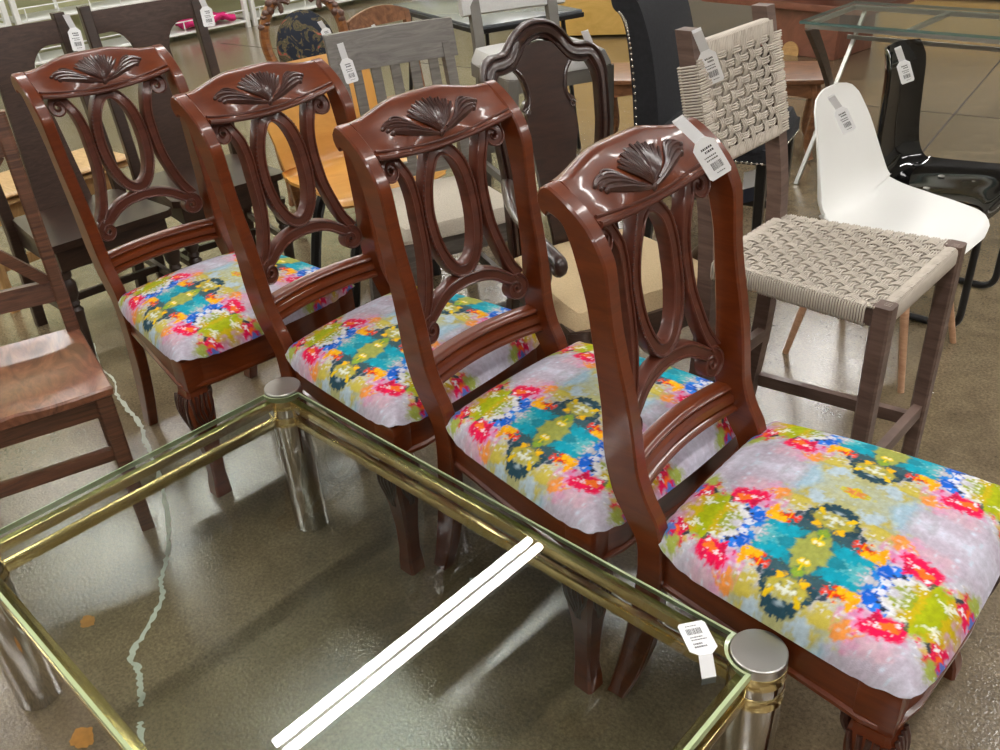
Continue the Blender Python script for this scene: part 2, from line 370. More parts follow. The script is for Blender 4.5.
#PART2
# ------------------------------------------------------------ setting
X0, X1, Y0, Y1, ZC = -7.62, 8.5, -7.5, 13.0, 4.75
b = B(); b.box2((X0, Y0, -.1), (X1, Y1, 0)); floor = struct('floor', b, 'concrete')
def strip(name, pts, w, mat, z=.0012, wob=.35):
    b = B(); r = random.Random(3); P = smooth_pts(pts, 8); L = []; R = []
    for i, p in enumerate(P):
        a = P[max(i-1, 0)]; c = P[min(i+1, len(P)-1)]; tx, ty = c[0]-a[0], c[1]-a[1]; l = math.hypot(tx, ty); nx, ny = -ty/l, tx/l
        w1 = w*(.5+r.uniform(-wob, wob)); w2 = w*(.5+r.uniform(-wob, wob))
        L.append(b.bm.verts.new((p[0]+nx*w1, p[1]+ny*w1, z))); R.append(b.bm.verts.new((p[0]-nx*w2, p[1]-ny*w2, z)))
    for i in range(len(P)-1): b.bm.faces.new((L[i], R[i], R[i+1], L[i+1]))
    return mk(name, b, mat, floor)
strip('crack_filler', [(-1.08, -.02), (-.95, -.045), (-.84, -.06), (-.74, -.095), (-.66, -.12), (-.52, -.165), (-.38, -.22), (-.27, -.275), (-.18, -.33), (-.12, -.38), (-.06, -.41), (.0, -.48), (.055, -.55), (.10, -.555), (.15, -.575), (.20, -.60)], .012, 'filler')
strip('crack_filler', [(.235, -.62), (.27, -.64), (.33, -.665), (.42, -.70)], .013, 'filler')
strip('crack_filler', [(-1.5, .10), (-1.3, .03), (-1.18, .02), (-1.08, -.02)], .006, 'filler')
for cx, cy, r in ((-.13, -.564, .022), (.178, -.719, .028)):
    b = B(); rr = random.Random(int(cx*100)); vs = [b.bm.verts.new((cx+r*rr.uniform(.75, 1.2)*math.cos(k*PI/12), cy+r*.8*rr.uniform(.75, 1.2)*math.sin(k*PI/12), .0011)) for k in range(24)]
    b.bm.faces.new(vs); mk('ochre_stain', b, 'stain', floor)
strip('floor_joint', [(-.75, 9.9), (-.2, 6.06), (.03, 4.47), (.33, 2.44), (.40, 1.9)], .010, 'joint', wob=.1)
strip('floor_joint', [(-6.5, 3.75), (-3, 4.2), (0, 4.6), (3, 5.0), (7, 5.5)], .010, 'joint', wob=.1)
b = B(); b.box2((X0-.1, Y0, 0), (X0, Y1, ZC)); struct('wall_left', b, 'wall_olive')
b = B(); b.box2((X1, Y0, 0), (X1+.1, Y1, ZC)); struct('wall_right', b, 'wall_white')
b = B(); b.box2((X0, Y1, 0), (X1, Y1+.1, ZC)); struct('wall_back', b, 'wall_white')
b = B(); b.box2((X0, Y0-.1, 0), (X1, Y0, ZC)); struct('wall_front', b, 'wall_white')
b = B(); b.box2((X0-.1, Y0-.1, ZC), (X1+.1, Y1+.1, ZC+.1)); struct('ceiling', b, 'ceiling')

# ceiling lights: rows of twin-tube strips
proto = None
for ix, x in enumerate((-2.03, 1.97, 5.97, -6.05)):
    for iy in range(6):
        y = 1.79+3.3*(iy-2)
        if y > Y1-1.4: continue
        lab = 'twin-tube fluorescent strip light hung below the ceiling, mirrored in glass and floor'
        if proto is None:
            proto = t = thing('ceiling_light', lab, 'ceiling light', (x, y, 4.2), 0, 'rows of twin-tube ceiling lights')
            b = B(); b.ring_loft([[Vector((px, yy, pz)) for px, pz in ((-.085, .06), (-.03, .09), (.03, .09), (.085, .06), (.075, .035), (-.075, .035))] for yy in (-1.22, 1.22)])
            for sx in (-.06, .06):
                for e in (-1.2, 1.2): b.box((sx, e, .012), (.03, .03, .05))
            mk('housing', b, 'housing', t)
            for sx in (-.056, .056):
                b = B(); b.tube([(sx, -1.24, 0), (sx, 1.24, 0)], .034, n=8); mk('tube', b, 'tube', t)
            for e in (-.8, .8):
                b = B(); b.tube([(0, e, .085), (0, e, .55)], .004, n=5); mk('hanger', b, 'black_metal', t)
        else: dup(proto, (x, y, 4.2), 0, lab)

# ------------------------------------------------------------ glass coffee table
TL, TW, TH = 1.2734, .7316, .43
t = thing('coffee_table', 'large low glass coffee table with chrome corner posts and brass rails', 'coffee table', (0, 0, 0))
R_ = .0435
for (px, py) in ((0, 0), (TL, 0), (0, -TW), (TL, -TW)):
    b = B(); b.lathe([(R_-.003, 0), (R_, .004), (R_, .336), (R_, .363), (R_, .383), (R_-.0015, .384), (R_-.0015, .405)], (px, py, 0), 40)
    leg = mk('leg', b, 'chrome', t); 
    for z0, z1 in ((.336, .362), (.384, .409)):
        b = B(); b.lathe([(R_-.002, z0), (R_+.0015, z0), (R_+.0022, z0+.003), (R_+.0008, z0+.006), (R_+.0008, z1-.006), (R_+.0022, z1-.003), (R_+.0015, z1), (R_-.002, z1)], (px, py, 0), 40)
        mk('brass_ring', b, 'brass', leg)
    b = B(); b.lathe([(R_-.002, .409), (R_+.0008, .409), (R_+.0008, .4285), (R_-.0008, .4300), (0, .4300)], (px, py, 0), 40); mk('cap', b, 'chrome_cap', leg, ang=25)
eo = .004
for z0, z1, nm in ((.338, .361, 'lower_rail'), (.387, .4095, 'upper_rail')):
    for s in (0, -TW):
        yy = s+(-eo if s == 0 else eo)
        b = B(); b.box2((R_-.003, yy-.009, z0), (TL-R_+.003, yy+.009, z1), .0025); mk(nm, b, 'brass', t)
    for s in (0, TL):
        xx = s+(eo if s == 0 else -eo)
        b = B(); b.box2((xx-.009, -TW+R_-.003, z0), (xx+.009, -R_+.003, z1), .0025); mk(nm, b, 'brass', t)
# glass sheet with a notch round every post
def glass_outline(g=.012, r=.047, n=10):
    pts = []
    import cmath
    def arc(cx, cy, a0, a1): return [(cx+r*math.cos(a0+(a1-a0)*i/n), cy+r*math.sin(a0+(a1-a0)*i/n)) for i in range(n+1)]
    e = math.asin(g/r)
    pts += arc(0, 0, PI/2-0, 0) if False else []
    # counter-clockwise from lower-left corner, notch arcs bulge inward
    pts += arc(0, -TW, PI/2+e, -e)
    pts += arc(TL, -TW, PI+e, PI/2-e)
    pts += arc(TL, 0, -PI/2+e, -PI-e)
    pts += arc(0, 0, e, -PI/2-e)
    return pts
po = glass_outline()
pi_ = glass_outline(.006, .053)
b = B(); b.ring_loft([[Vector((x, y, .4105)) for x, y in po], [Vector((x, y, .4245)) for x, y in po], [Vector((x, y, .4265)) for x, y in pi_]])
me = b.mesh('glass_top', smooth=False)
g = mk('glass_top', me, ['glass', 'glass_edge', 'glass_under'], t)
for p in me.polygons:
    p.material_index = (0 if p.normal.z > .999 else 2) if abs(p.normal.z) > .999 else 1
# only the upper face mirrors; the lower face is left to the same sheet

# ------------------------------------------------------------ carved dining chair
PF = [(1.075, -.166), (1.060, -.140), (1.035, -.108), (1.010, -.086), (.985, -.072), (.956, -.062), (.869, -.053), (.80, -.040), (.756, -.030), (.690, -.018), (.624, -.010), (.585, -.004), (.540, .012), (.505, .032), (.478, .041), (.445, .046), (.369, .047), (.234, .038), (.10, .006), (0, -.030)]
PR = [(1.034, -.172), (1.022, -.148), (1.0, -.135), (.959, -.121), (.894, -.104), (.845, -.097), (.713, -.081), (.632, -.078), (.593, -.074), (.555, -.066), (.525, -.056), (.48, -.030), (.441, -.008), (.36, -.006), (.231, -.022), (.10, -.046), (0, -.070)]
def xf(z): return interp(PF, z)
YC = -.027
def hw(z): return .169+.015*max(0, min(1, (z-.55)/.45))   # half opening between the posts
def bow(y): return .020*(1-(min(abs(y), .18)/.18)**2)
def mp_back(y, z, d): return (xf(min(z, 1.0))-.046-bow(y)+d, YC+y, z)
def build_carved_chair():
    t = thing('dining_chair', 'x', 'dining chair', group='carved mahogany chairs with painted floral seats')
    # posts = rear legs running up into rolled ears
    f = smooth_pts([(x, z) for z, x in PF][::-1], 3); r = smooth_pts([(x, z) for z, x in PR][::-1], 3)
    ear = [(-.178, 1.026), (-.187, 1.034), (-.193, 1.047), (-.193, 1.060), (-.186, 1.071), (-.176, 1.077)]
    prof = f+ear[::-1]+r[::-1]
    for s in (-1, 1):
        b = B()
        def yo(z): return .235 if z > .35 else .235-.010*(1-z/.35)
        cx = lambda x, z, k: x
        # bevelled prism: outer face, then slightly inset faces
        inset = .004
        def ringat(y, off):
            n = len(prof); out = []
            for i, (x, z) in enumerate(prof):
                a = prof[i-1]; c = prof[(i+1) % n]; tx, tz = c[0]-a[0], c[1]-a[1]; l = math.hypot(tx, tz) or 1
                out.append(Vector((x-tz/l*off*-1*(-1), s*y, z+tx/l*off*(-1)*(-1))) if False else Vector((x+(-tz/l)*off, YC+s*(y+hw(z)), z+(tx/l)*off)))
            return out
        b.ring_loft([ringat(0, .0035), ringat(.0035, 0), ringat(.0285, 0), ringat(.032, .0035)])
        mk('back_post', b, 'mahogany', t, ang=35)
    # crest rail
    SF = [0, .06, .14, .24, .36, .48, .60, .72, .84, .93, 1.0]
    SR = [(.985, -.182), (.93, -.190), (.80, -.186), (.66, -.170), (.5, -.150), (.3, -.130), (.12, -.116), (0, -.108)]
    def smst(q): q = max(0, min(1, q)); return q*q*(3-2*q)
    def ztop(y): return 1.0755+.021*smst((.172-abs(y))/.125)
    def zbot(y): return .998+.022*(abs(y)/.18)**2
    def cx_(y, s_): return xf(1.000+.075*s_)-.014*(1-s_**2)-bow(y)+.012*math.exp(-(y/.10)**2)*math.sin(PI*s_)-.010*(1-math.exp(-(y/.10)**2))*math.sin(PI*s_)
    b = B(); rings = []
    for i in range(49):
        y = -.1845+.369*i/48; zt, zb = ztop(y), zbot(y)
        rings.append([Vector((cx_(y, s_), YC+y, zb+(zt-zb)*s_)) for s_ in SF]+[Vector((dx-bow(y), YC+y, zb+(zt-zb)*s_)) for s_, dx in SR])
    b.ring_loft(rings)
    crest = mk('crest_rail', b, 'mahogany', t, ang=50)
    b = B()
    for dz, rr in ((0, .0055), (.011, .003)):
        b.tube([(cx_(y, dz/.09)-.0005, YC+y, zbot(y)+dz-.001) for y in [-.183+.366*i/30 for i in range(31)]], rr, n=8)
    mk('crest_moulding', b, 'mahogany_dull', crest)
    # shell and leaves carved on the crest
    def cf(y, z, up=.0):
        z = 1.019+(z-1.006)*.87
        zt, zb = ztop(y), zbot(y); s_ = max(0, min(1, (z-zb)/(zt-zb)))
        return (cx_(y, s_)+up*.8, YC+y, z+up*.6)
    b = B(); nr = 15
    for k in range(nr):
        a = -1+2*k/(nr-1); ey = .060*math.copysign(abs(a)**.9, a); ez = 1.078-.018*a*a+(.0025 if k % 2 else 0); P = []
        for j in range(11):
            q = j/10; y = ey*(q**.85); z = 1.012+(ez-1.012)*q**(1.0-.2*abs(a))
            P.append(Vector(cf(y, z, .0005+.003*math.sin(PI*min(1, q*.85+.1)))))
        b.tube(P, .004, n=6, rs=[.0012+.0036*math.sin(PI*(.10+.78*j/10)) for j in range(11)])
    leaves = (((.006, 1.006), (.030, 1.016), (.058, 1.030), (.086, 1.040), (.104, 1.044), .0058),
              ((.018, 1.018), (.042, 1.030), (.066, 1.046), (.092, 1.054), (.112, 1.052), .0050),
              ((.040, 1.034), (.062, 1.052), (.084, 1.064), (.104, 1.066), (.120, 1.060), .0048),
              ((.052, 1.048), (.068, 1.064), (.082, 1.072), (.094, 1.072), (.100, 1.066), .0040))
    for s in (-1, 1):
        for lf in leaves:
            w_ = lf[5]; P2 = smooth_pts([(y_*1.06, 1.008+(z_-1.006)*.72) for y_, z_ in lf[:5]], 4)
            for o_, ww in ((0, w_), (.006, w_*.6), (-.005, w_*.55)):
                P = [Vector(cf(s*(p[0]), p[1]+o_*math.sin(PI*(i/len(P2))), .0015)) for i, p in enumerate(P2)]
                b.tube(P, ww, n=6, rs=[ww*(.35+.65*math.sin(PI*(.12+.80*i/len(P)))) for i in range(len(P))])
            e = P2[-1]; b.sphere(cf(s*e[0], e[1]-.002, .001), w_*1.15, (.6, 1, 1), n=8)
    b.sphere(cf(0, 1.006, .002), .007, (.6, 1, 1.2), n=8)
    mk('carved_shell', b, 'carving', crest)
    # oval ring
    b = B(); N = 56
    ribbon(b, [(.0630*math.cos(2*PI*k/N), .855+.132*math.sin(2*PI*k/N)) for k in range(N)], .031, .026, mp_back, closed=True); ovl = mk('splat_oval', b, 'mahogany_dull', t, ang=30)
    b = B()
    for k in range(84):
        a = 2*PI*k/84; b.sphere(mp_back(.0765*math.cos(a), .855+.1455*math.sin(a), .0115), .0021, n=5)
    mk('bead_trim', b, 'carving', ovl)
    for s in (-1, 1):
        b = B()
        pts = smooth_pts([(.146, .664), (.124, .700), (.107, .750), (.0965, .800), (.0935, .860), (.0945, .910), (.103, .952), (.116, .980)], 5)
        sp = spiral(.143, .981, .0255, .006, 172, -1.35)
        pts = pts[:-1]+sp; ws = [.028]*len(pts); n0 = len(pts)-len(sp)
        for i in range(len(sp)): ws[n0+i] = .026-.015*i/len(sp)
        ribbon(b, [(s*p[0], p[1]) for p in pts], ws, .026, mp_back)
        mk('splat_scroll', b, 'mahogany_dull', t, ang=30)
    b = B(); halfp = smooth_pts([(0, .700), (.045, .696), (.082, .684), (.110, .666)], 5)
    sp = spiral(.132, .634, .026, .006, 112, -1.4)
    hp = halfp[:-1]+sp; hwd = [.030]*len(halfp[:-1])+[.028-.017*i/len(sp) for i in range(len(sp))]
    pts = [(-p[0], p[1]) for p in hp[::-1]][:-1]+hp; ws = hwd[::-1][:-1]+hwd
    ribbon(b, pts, ws, .026, mp_back); mk('splat_arch', b, 'mahogany_dull', t, ang=30)
    # lower cross rail
    b = B(); pr = [(-.5, -.5), (-.5, .2), (-.42, .45), (-.32, .5), (-.24, .35), (-.2, .15), (-.12, .5), (.12, .55), (.2, .15), (.24, .35), (.34, .5), (.44, .42), (.5, .2), (.5, -.5)]
    ribbon(b, [(y, (.546+.003*(1-(y/.168)**2))) for y in [-.171+.342*i/24 for i in range(25)]], .056, .030, mp_back, prof=pr); mk('back_rail', b, 'mahogany', t, ang=30)
    # seat rail
    OUT = [(.036, -.213), (.43, -.272), (.470, -.262), (.487, -.19), (.497, 0), (.487, .19), (.470, .262), (.43, .272), (.036, .213)]
    def off(o): cx = .26; return [(cx+(x-cx)*(1+o/.23), y*(1+o/.26)) for x, y in OUT]
    b = B(); b.ring_loft([[Vector((x, y, z)) for x, y in off(o)] for z, o in ((.352, .004), (.356, .007), (.363, .007), (.367, .001), (.440, 0), (.444, -.004))], cap=True)
    mk('seat_rail', b, 'mahogany', t, ang=30)
    # cushion
    n = 210; Ls, Lt, rr = .228, .270, .046
    def fold(s, L):
        a = abs(s); k = L-rr*.6
        if a < k: return s, 0
        th = min((a-k)/rr, PI/2*1.1); return math.copysign(k+rr*math.sin(th), s), rr*(1-math.cos(th))*1.15
    ext_s, ext_t = Ls+.036, Lt+.036
    XY = {}
    b = B()
    def F(u, v):
        s = (2*u-1)*ext_s; tt = (2*v-1)*ext_t
        a, c = s/ext_s, tt/ext_t
        kb = .27 if a < 0 else .17
        s2 = s*math.sqrt(max(0, 1-kb*abs(c)**(3.2 if a < 0 else 5))); t2 = tt*math.sqrt(max(0, 1-kb*.8*abs(a)**5))
        x, dz1 = fold(s2, Ls); y, dz2 = fold(t2, Lt)
        wdt = .815+.185*(x+.25)/.5
        z = .475+.040*(1-a*a)*(1-c*c)**.9+.004-max(dz1, dz2)-.3*min(dz1, dz2)
        pk = .0018*math.sin(a*38+c*5)*max(0, abs(c)-.85)*6+.0018*math.sin(c*44)*max(0, abs(a)-.85)*6
        return Vector((.254+x+.012*(1-c*c)*(1 if x > 0 else 0)*max(a, 0)**3, y*wdt, max(z+pk, .438)))
    b.grid(F, n, n)
    me = b.mesh('cushion', True, 80)
    U, V = np.meshgrid(np.linspace(0, 1, n+1), np.linspace(0, 1, n+1), indexing='ij')
    s = (2*U-1)*ext_s; tt = (2*V-1)*ext_t
    wd = .815+.185*(s+.25)/.5
    col = floral(.254+s, tt*wd).reshape(-1, 3)
    at = me.color_attributes.new('paint', 'FLOAT_COLOR', 'POINT')
    at.data.foreach_set('color', np.concatenate([col, np.ones((len(col), 1))], 1).astype(np.float32).ravel())
    mk('seat_cushion', me, 'floral', t)
    # front legs
    for sgn in (-1, 1):
        b = B(); cx0, cy0 = .447, sgn*.247
        stt = [(.352, .030, 0, 0, 1), (.34, .031, 0, 0, 1), (.325, .036, .004, .004, 1), (.30, .038, .007, .007, .95), (.26, .034, .006, .006, .9), (.20, .027, 0, 0, .9), (.13, .0215, -.005, -.004, .9), (.06, .020, -.005, -.002, .95), (.03, .023, 0, .002, 1), (0, .024, .002, .003, 1)]
        rings = []
        for z, h, dx, dy, q in stt:
            cx, cy = cx0+dx, cy0+sgn*dy; m = h*.22
            rings.append([Vector((cx+a*h, cy+c*h, z)) for a, c in ((1-.22, 1), (-1+.22, 1), (-1, 1-.22), (-1, -1+.22), (-1+.22, -1), (1-.22, -1), (1, -1+.22), (1, 1-.22))])
        b.box2((cx0-.031, cy0-.027, .35), (cx0+.033, cy0+.027, .441), .004)
        b.ring_loft(rings[::-1]); leg = mk('front_leg', b, 'mahogany', t, ang=35)
        b = B()   # acanthus carving on the knee and small scroll brackets
        for face in (0, 1, 2, 3):
            fx, fy = ((1, 0), (0, sgn), (-1, 0), (0, -sgn))[face]
            if face == 2 or face == 3: continue
            for k in range(5):
                a = (k-2)/2; P = []
                for j in range(10):
                    q = j/9; z = .335-.12*q; h = interp([(z_, h_+.5*abs(dx_)) for z_, h_, dx_, dy_, q_ in stt], z)
                    dx = interp([(z_, dx_) for z_, h_, dx_, dy_, q_ in stt], z)
                    l = a*h*.85*(1-q*.8)+.003*math.sin(q*9+k)
                    h2 = interp([(z_, h_) for z_, h_, dx_, dy_, q_ in stt], z)+.002
                    P.append(Vector((cx0+dx+(h2 if fx else l), cy0+sgn*dx+(sgn*h2 if fy else l), z)))
                b.tube(P, .004, n=6, rs=[.0052*(1-.6*j/9) for j in range(10)])
        for (dx, dy) in ((-1, 0), (0, -sgn)):
            P = []
            for j in range(14):
                q = j/13; a = q*1.5*PI
                P.append(Vector((cx0+dx*(.034+.012*q+.007*math.sin(a)), cy0+dy*(.030+.012*q+.007*math.sin(a)), .30+.045*q-.006*math.cos(a))))
            b.tube(P, .008, n=8, rs=[.010-.003*j/13 for j in range(14)])
        mk('knee_carving', b, 'carving', leg)
    return t
c1 = build_carved_chair()
c1.location = (-.7603, .1788, 0); c1.rotation_euler = (0, 0, -.026)
c1['label'] = 'carved mahogany chair with floral seat, farthest left in the row of four'
dup(c1, (-.1185, .2932, 0), .0295, 'carved mahogany chair with floral seat, second from the left in the row of four')
dup(c1, (.4461, .3227, 0), -.0321, 'carved mahogany chair with floral seat, third from the left in the row of four')
dup(c1, (.990, .298, 0), .030, 'carved mahogany chair with floral seat at the right end, white tag on its crest')
#PART3
# ------------------------------------------------------------ generic leg helpers
def square_leg(x, y, z0, z1, w0, w1=None, dx=0, dy=0):
    b = B(); b.beam((x+dx, y+dy, z0), (x, y, z1), w0, w0, up=(0, 1, 0), w2=w1 or w0, h2=w1 or w0, bev=1); return b

# ------------------------------------------------------------ dark oak X-back chair, lower left
t = thing('dining_chair', 'dark oak X-back dining chair with scooped wooden seat, left of the glass table', 'dining chair', (-.560, -.430, 0), -.29)
W_, D_ = .43, .40      # local: x forward, centre of seat at origin
b = B()
def Fs(u, v):
    x = -D_/2+D_*u; y = (-W_/2+W_*v)*(1-.10*(1-u)); k = (1-(2*v-1)**4)
    dish = .016*k*math.sin(PI*min(1, u*1.15+.02))**1.2-.010*math.exp(-((v-.5)/.10)**2)*max(0, u-.55)*1.6
    fr = .010*(1-(2*v-1)**2) if u > .97 else 0
    return Vector((x+.012*(1-(2*v-1)**2)*u, y, .455-dish))
g1 = b.grid(Fs, 24, 28)
edge = [g1[i][0] for i in range(25)]+[g1[24][j] for j in range(1, 29)]+[g1[i][28] for i in range(23, -1, -1)]+[g1[0][j] for j in range(27, 0, -1)]
prev = edge
for dz, ins in ((-.006, -.004), (-.024, .0), (-.030, .012)):
    cur = []
    for v in edge:
        l = Vector((v.co.x, v.co.y, 0)).length or 1; cur.append(b.bm.verts.new((v.co.x*(1-ins/l), v.co.y*(1-ins/l), (v.co.z if dz > -.01 else .455)+dz)))
    for i in range(len(cur)): b.bm.faces.new((prev[i], prev[(i+1) % len(cur)], cur[(i+1) % len(cur)], cur[i]))
    prev = cur
b.bm.faces.new(prev); mk('seat', b, 'oak_seat', t, ang=35)
for s in (-1, 1):
    mk('front_leg', square_leg(D_/2-.03, s*(W_/2-.025), 0, .425, .034, .042), 'oak', t)
    b = B(); yb = s*(W_/2*.9-.012)
    P = [(-D_/2-.045, 0), (-D_/2-.005, .30), (-D_/2+.005, .45), (-D_/2-.005, .62), (-D_/2-.020, .85), (-D_/2-.045, 1.03)]
    P = smooth_pts(P, 5)
    b.ring_loft([[Vector((x+a*.019, yb+c*.017, z)) for a, c in ((1, .7), (.7, 1), (-.7, 1), (-1, .7), (-1, -.7), (-.7, -1), (.7, -1), (1, -.7))] for x, z in P]); mk('back_post', b, 'oak', t)
    b = B(); b.beam((-D_/2, yb, .20), (D_/2-.03, s*(W_/2-.025), .20), .016, .030); mk('side_stretcher', b, 'oak', t)
    b = B(); b.beam((-D_/2+.01, yb, .40), (D_/2-.03, s*(W_/2-.028), .40), .018, .045); mk('side_apron', b, 'oak', t)
b = B(); b.box2((D_/2-.045, -W_/2+.04, .368), (D_/2-.02, W_/2-.04, .424), .002); mk('front_apron', b, 'oak', t)
b = B(); b.box2((D_/2-.045, -W_/2+.04, .235), (D_/2-.022, W_/2-.04, .268), .002); mk('front_stretcher', b, 'oak', t)
yb = W_/2*.9-.012
b = B(); b.ring_loft([[Vector((x-.018*(1-(y/.2)**2), y, z)) for x, z in ((-D_/2-.016, .93), (-D_/2-.030, 1.035), (-D_/2-.060, 1.035), (-D_/2-.046, .93))] for y in [-yb-.018+(2*yb+.036)*i/12 for i in range(13)]]); mk('top_rail', b, 'oak', t)
b = B(); b.ring_loft([[Vector((x-.012*(1-(y/.2)**2), y, z)) for x, z in ((-D_/2-.005, .535), (-D_/2-.014, .59), (-D_/2-.034, .59), (-D_/2-.025, .535))] for y in [-yb+2*yb*i/12 for i in range(13)]]); mk('lower_rail', b, 'oak', t)
for s in (-1, 1):
    b = B(); b.beam((-D_/2-.025, s*(yb-.02), .59), (-D_/2-.036, -s*(yb-.03), .935), .030, .016, up=(1, 0, 0)); mk('cross_slat', b, 'oak', t)

# ------------------------------------------------------------ two espresso chairs with vase splats
def espresso_chair():
    t = thing('dining_chair', 'x', 'dining chair', group='espresso dining chairs with T-shaped splats')
    W, D = .46, .42
    b = B(); b.ring_loft([[Vector((x, y, z)) for x, y in ((-D/2, -W/2+.03), (D/2-.02, -W/2), (D/2, -W/2+.02), (D/2, W/2-.02), (D/2-.02, W/2), (-D/2, W/2-.03))] for z in (.425, .430, .447, .451)]); mk('seat', b, 'espresso', t)
    b = B(); b.box2((-D/2+.02, -W/2+.03, .345), (D/2-.02, W/2-.03, .428), .003); mk('apron', b, 'espresso', t)
    for s in (-1, 1):
        P = smooth_pts([(-D/2-.06, 0), (-D/2-.01, .30), (-D/2, .45), (-D/2-.03, .68), (-D/2-.10, 1.09)], 5)
        b = B(); yb = s*(W/2-.018)
        b.ring_loft([[Vector((x+a*.018, yb+c*.020, z)) for a, c in ((1, .8), (.8, 1), (-1, 1), (-1, -1), (.8, -1), (1, -.8))] for x, z in P]); mk('back_post', b, 'espresso', t)
        b = B(); b.lathe([(.010, 0), (.016, .01), (.019, .05), (.024, .16), (.027, .20), (.017, .212), (.024, .222), (.018, .236), (.026, .25), (.030, .275), (.030, .30), (.020, .318), (.026, .328), (.026, .345)], (D/2-.035, s*(W/2-.035), 0), 16); mk('front_leg', b, 'espresso', t)
    # T-shaped splat cut from one board with the crest
    def xb(z): return interp([(.45, -D/2+.005), (.68, -D/2-.028), (1.09, -D/2-.098)], z)
    for nm, f in (('crest_rail', 0), ('splat', 1)):
        b = B(); n = 40
        if f == 0:
            hwid = W/2-.038
            R = []
            for i in range(n+1):
                y = -hwid+2*hwid*i/n; a = max(0, abs(y)-.065)
                low = .955+.035*1 if a > .085 else .885+.105*math.sqrt(max(0, 1-((.085-a)/.085)**2)) if a > 0 else .885
                cv = .02*(1-(y/hwid)**2)
                R.append([Vector((xb(z)-cv+o, y, z)) for z, o in ((low, .009), (1.062, .009), (1.068, .004), (1.068, -.006), (low, -.010))])
            b.ring_loft(R)
            mk(nm, b, 'espresso_rail', t)
        else:
            b.ring_loft([[Vector((xb(z)-.02*min(1, (z-.45)/.4)+o, y, z)) for y, o in ((-w, .008), (w, .008), (w, -.008), (-w, -.008))] for z, w in ((.45, .10), (.60, .088), (.80, .072), (.885, .066), (.90, .066))]); mk(nm, b, 'espresso_rail', t)
    for s in (-1, 1):
        b = B(); b.beam((-D/2, s*(W/2-.02), .17), (D/2-.035, s*(W/2-.035), .17), .018, .026); mk('side_stretcher', b, 'espresso', t)
    b = B(); b.beam((0, -W/2+.03, .17), (0, W/2-.03, .17), .018, .026); mk('cross_stretcher', b, 'espresso', t)
    return t
ca = espresso_chair(); ca.location = (-1.56, .245, 0); ca.rotation_euler = (0, 0, -.04)
ca['label'] = 'dark espresso dining chair, left one of two at the upper left'
dup(ca, (-1.57, .755, 0), -.14, 'dark espresso dining chair, right one of two at the upper left, white shelving behind')

# tan oak bench behind the espresso chairs
t = thing('bench', 'light tan oak bench seen through the backs of the espresso chairs', 'bench', (-2.20, .30, 0), .10)
b = B()
for k in range(2): b.ring_loft([[Vector((x, y, .42+z)) for x, z in [(.17*math.copysign(abs(math.cos(a))**.25, math.cos(a)), k*.026+.0125+.0125*math.sin(a)) for a in [2*PI*i/24 for i in range(24)]]] for y in (-.36, .36)])
mk('seat', b, 'tan', t)
for sx in (-1, 1):
    for sy in (-1, 1): mk('leg', square_leg(sx*.12, sy*.29, 0, .42, .034, .042), 'tan', t)
b = B(); b.box2((.10, -.29, .17), (.13, .29, .21), .003); mk('stretcher', b, 'tan', t)
b = B(); b.box2((.105, -.29, .35), (.135, .29, .42), .003); mk('apron', b, 'tan', t)

# ------------------------------------------------------------ bent plywood chair, honey coloured
t = thing('plywood_chair', 'honey-coloured bent plywood chair with black arched base between carved chairs', 'chair', (-1.085, 1.12, 0), -.12)
def ply(u, v):
    P = [(.26, .425), (.20, .445), (.05, .440), (-.10, .435), (-.17, .455), (-.195, .50), (-.215, .60), (-.245, .72), (-.275, .84)]
    k = u*(len(P)-1); i = min(int(k), len(P)-2); f = k-i
    p = smp[min(int(round(u*(len(smp)-1))), len(smp)-1)]
    wv = .235-.03*math.sin(PI*u)*(u > .45)-.0*u; y = (2*v-1)*wv
    cur = .035*(2*v-1)**2*(1 if u > .5 else .3)
    return p, y, cur
smp = smooth_pts([(.26, .415), (.21, .440), (.05, .438), (-.10, .435), (-.17, .450), (-.200, .50), (-.215, .60), (-.240, .72), (-.275, .845)], 5)
b = B(); n = len(smp)-1; m = 16; S = [[], []]
for side, off in ((0, .006), (1, -.006)):
    for i, p in enumerate(smp):
        a = smp[max(i-1, 0)]; c = smp[min(i+1, n)]; tx, tz = c[0]-a[0], c[1]-a[1]; l = math.hypot(tx, tz); nx, nz = tz/l, -tx/l
        u = i/n; row = []
        for j in range(m+1):
            q = 2*j/m-1; wv = .250-(.025*math.sin(PI*min(1, max(0, (u-.35)/.45))))
            if u < .04 or u > .96: wv -= .012
            up = .030*abs(q)**3
            row.append(b.bm.verts.new((p[0]+nx*off+up*(1 if u > .55 else 0), q*wv, p[1]+nz*off+up*(.6 if u < .45 else 0))))
        S[side].append(row)
for i in range(n):
    for j in range(m):
        for sd in (0, 1): b.bm.faces.new((S[sd][i][j], S[sd][i+1][j], S[sd][i+1][j+1], S[sd][i][j+1]))
    for j in (0, m): b.bm.faces.new((S[0][i][j], S[0][i+1][j], S[1][i+1][j], S[1][i][j]))
for i in (0, n):
    for j in range(m): b.bm.faces.new((S[0][i][j], S[0][i][j+1], S[1][i][j+1], S[1][i][j]))
mk('shell', b, 'honey', t)
for sx in (-1, 1):
    b = B(); P = [(sx*.15+.03, -.20+.40*q, .40-.40*abs(2*q-1)**3.2) for q in [i/24 for i in range(25)]]
    b.tube(P, .022, n=8); mk('arched_leg_frame', b, 'black_wood', t)
b = B(); b.beam((-.12, 0, .40), (.18, 0, .40), .05, .03); mk('mounting_rail', b, 'black_wood', t)

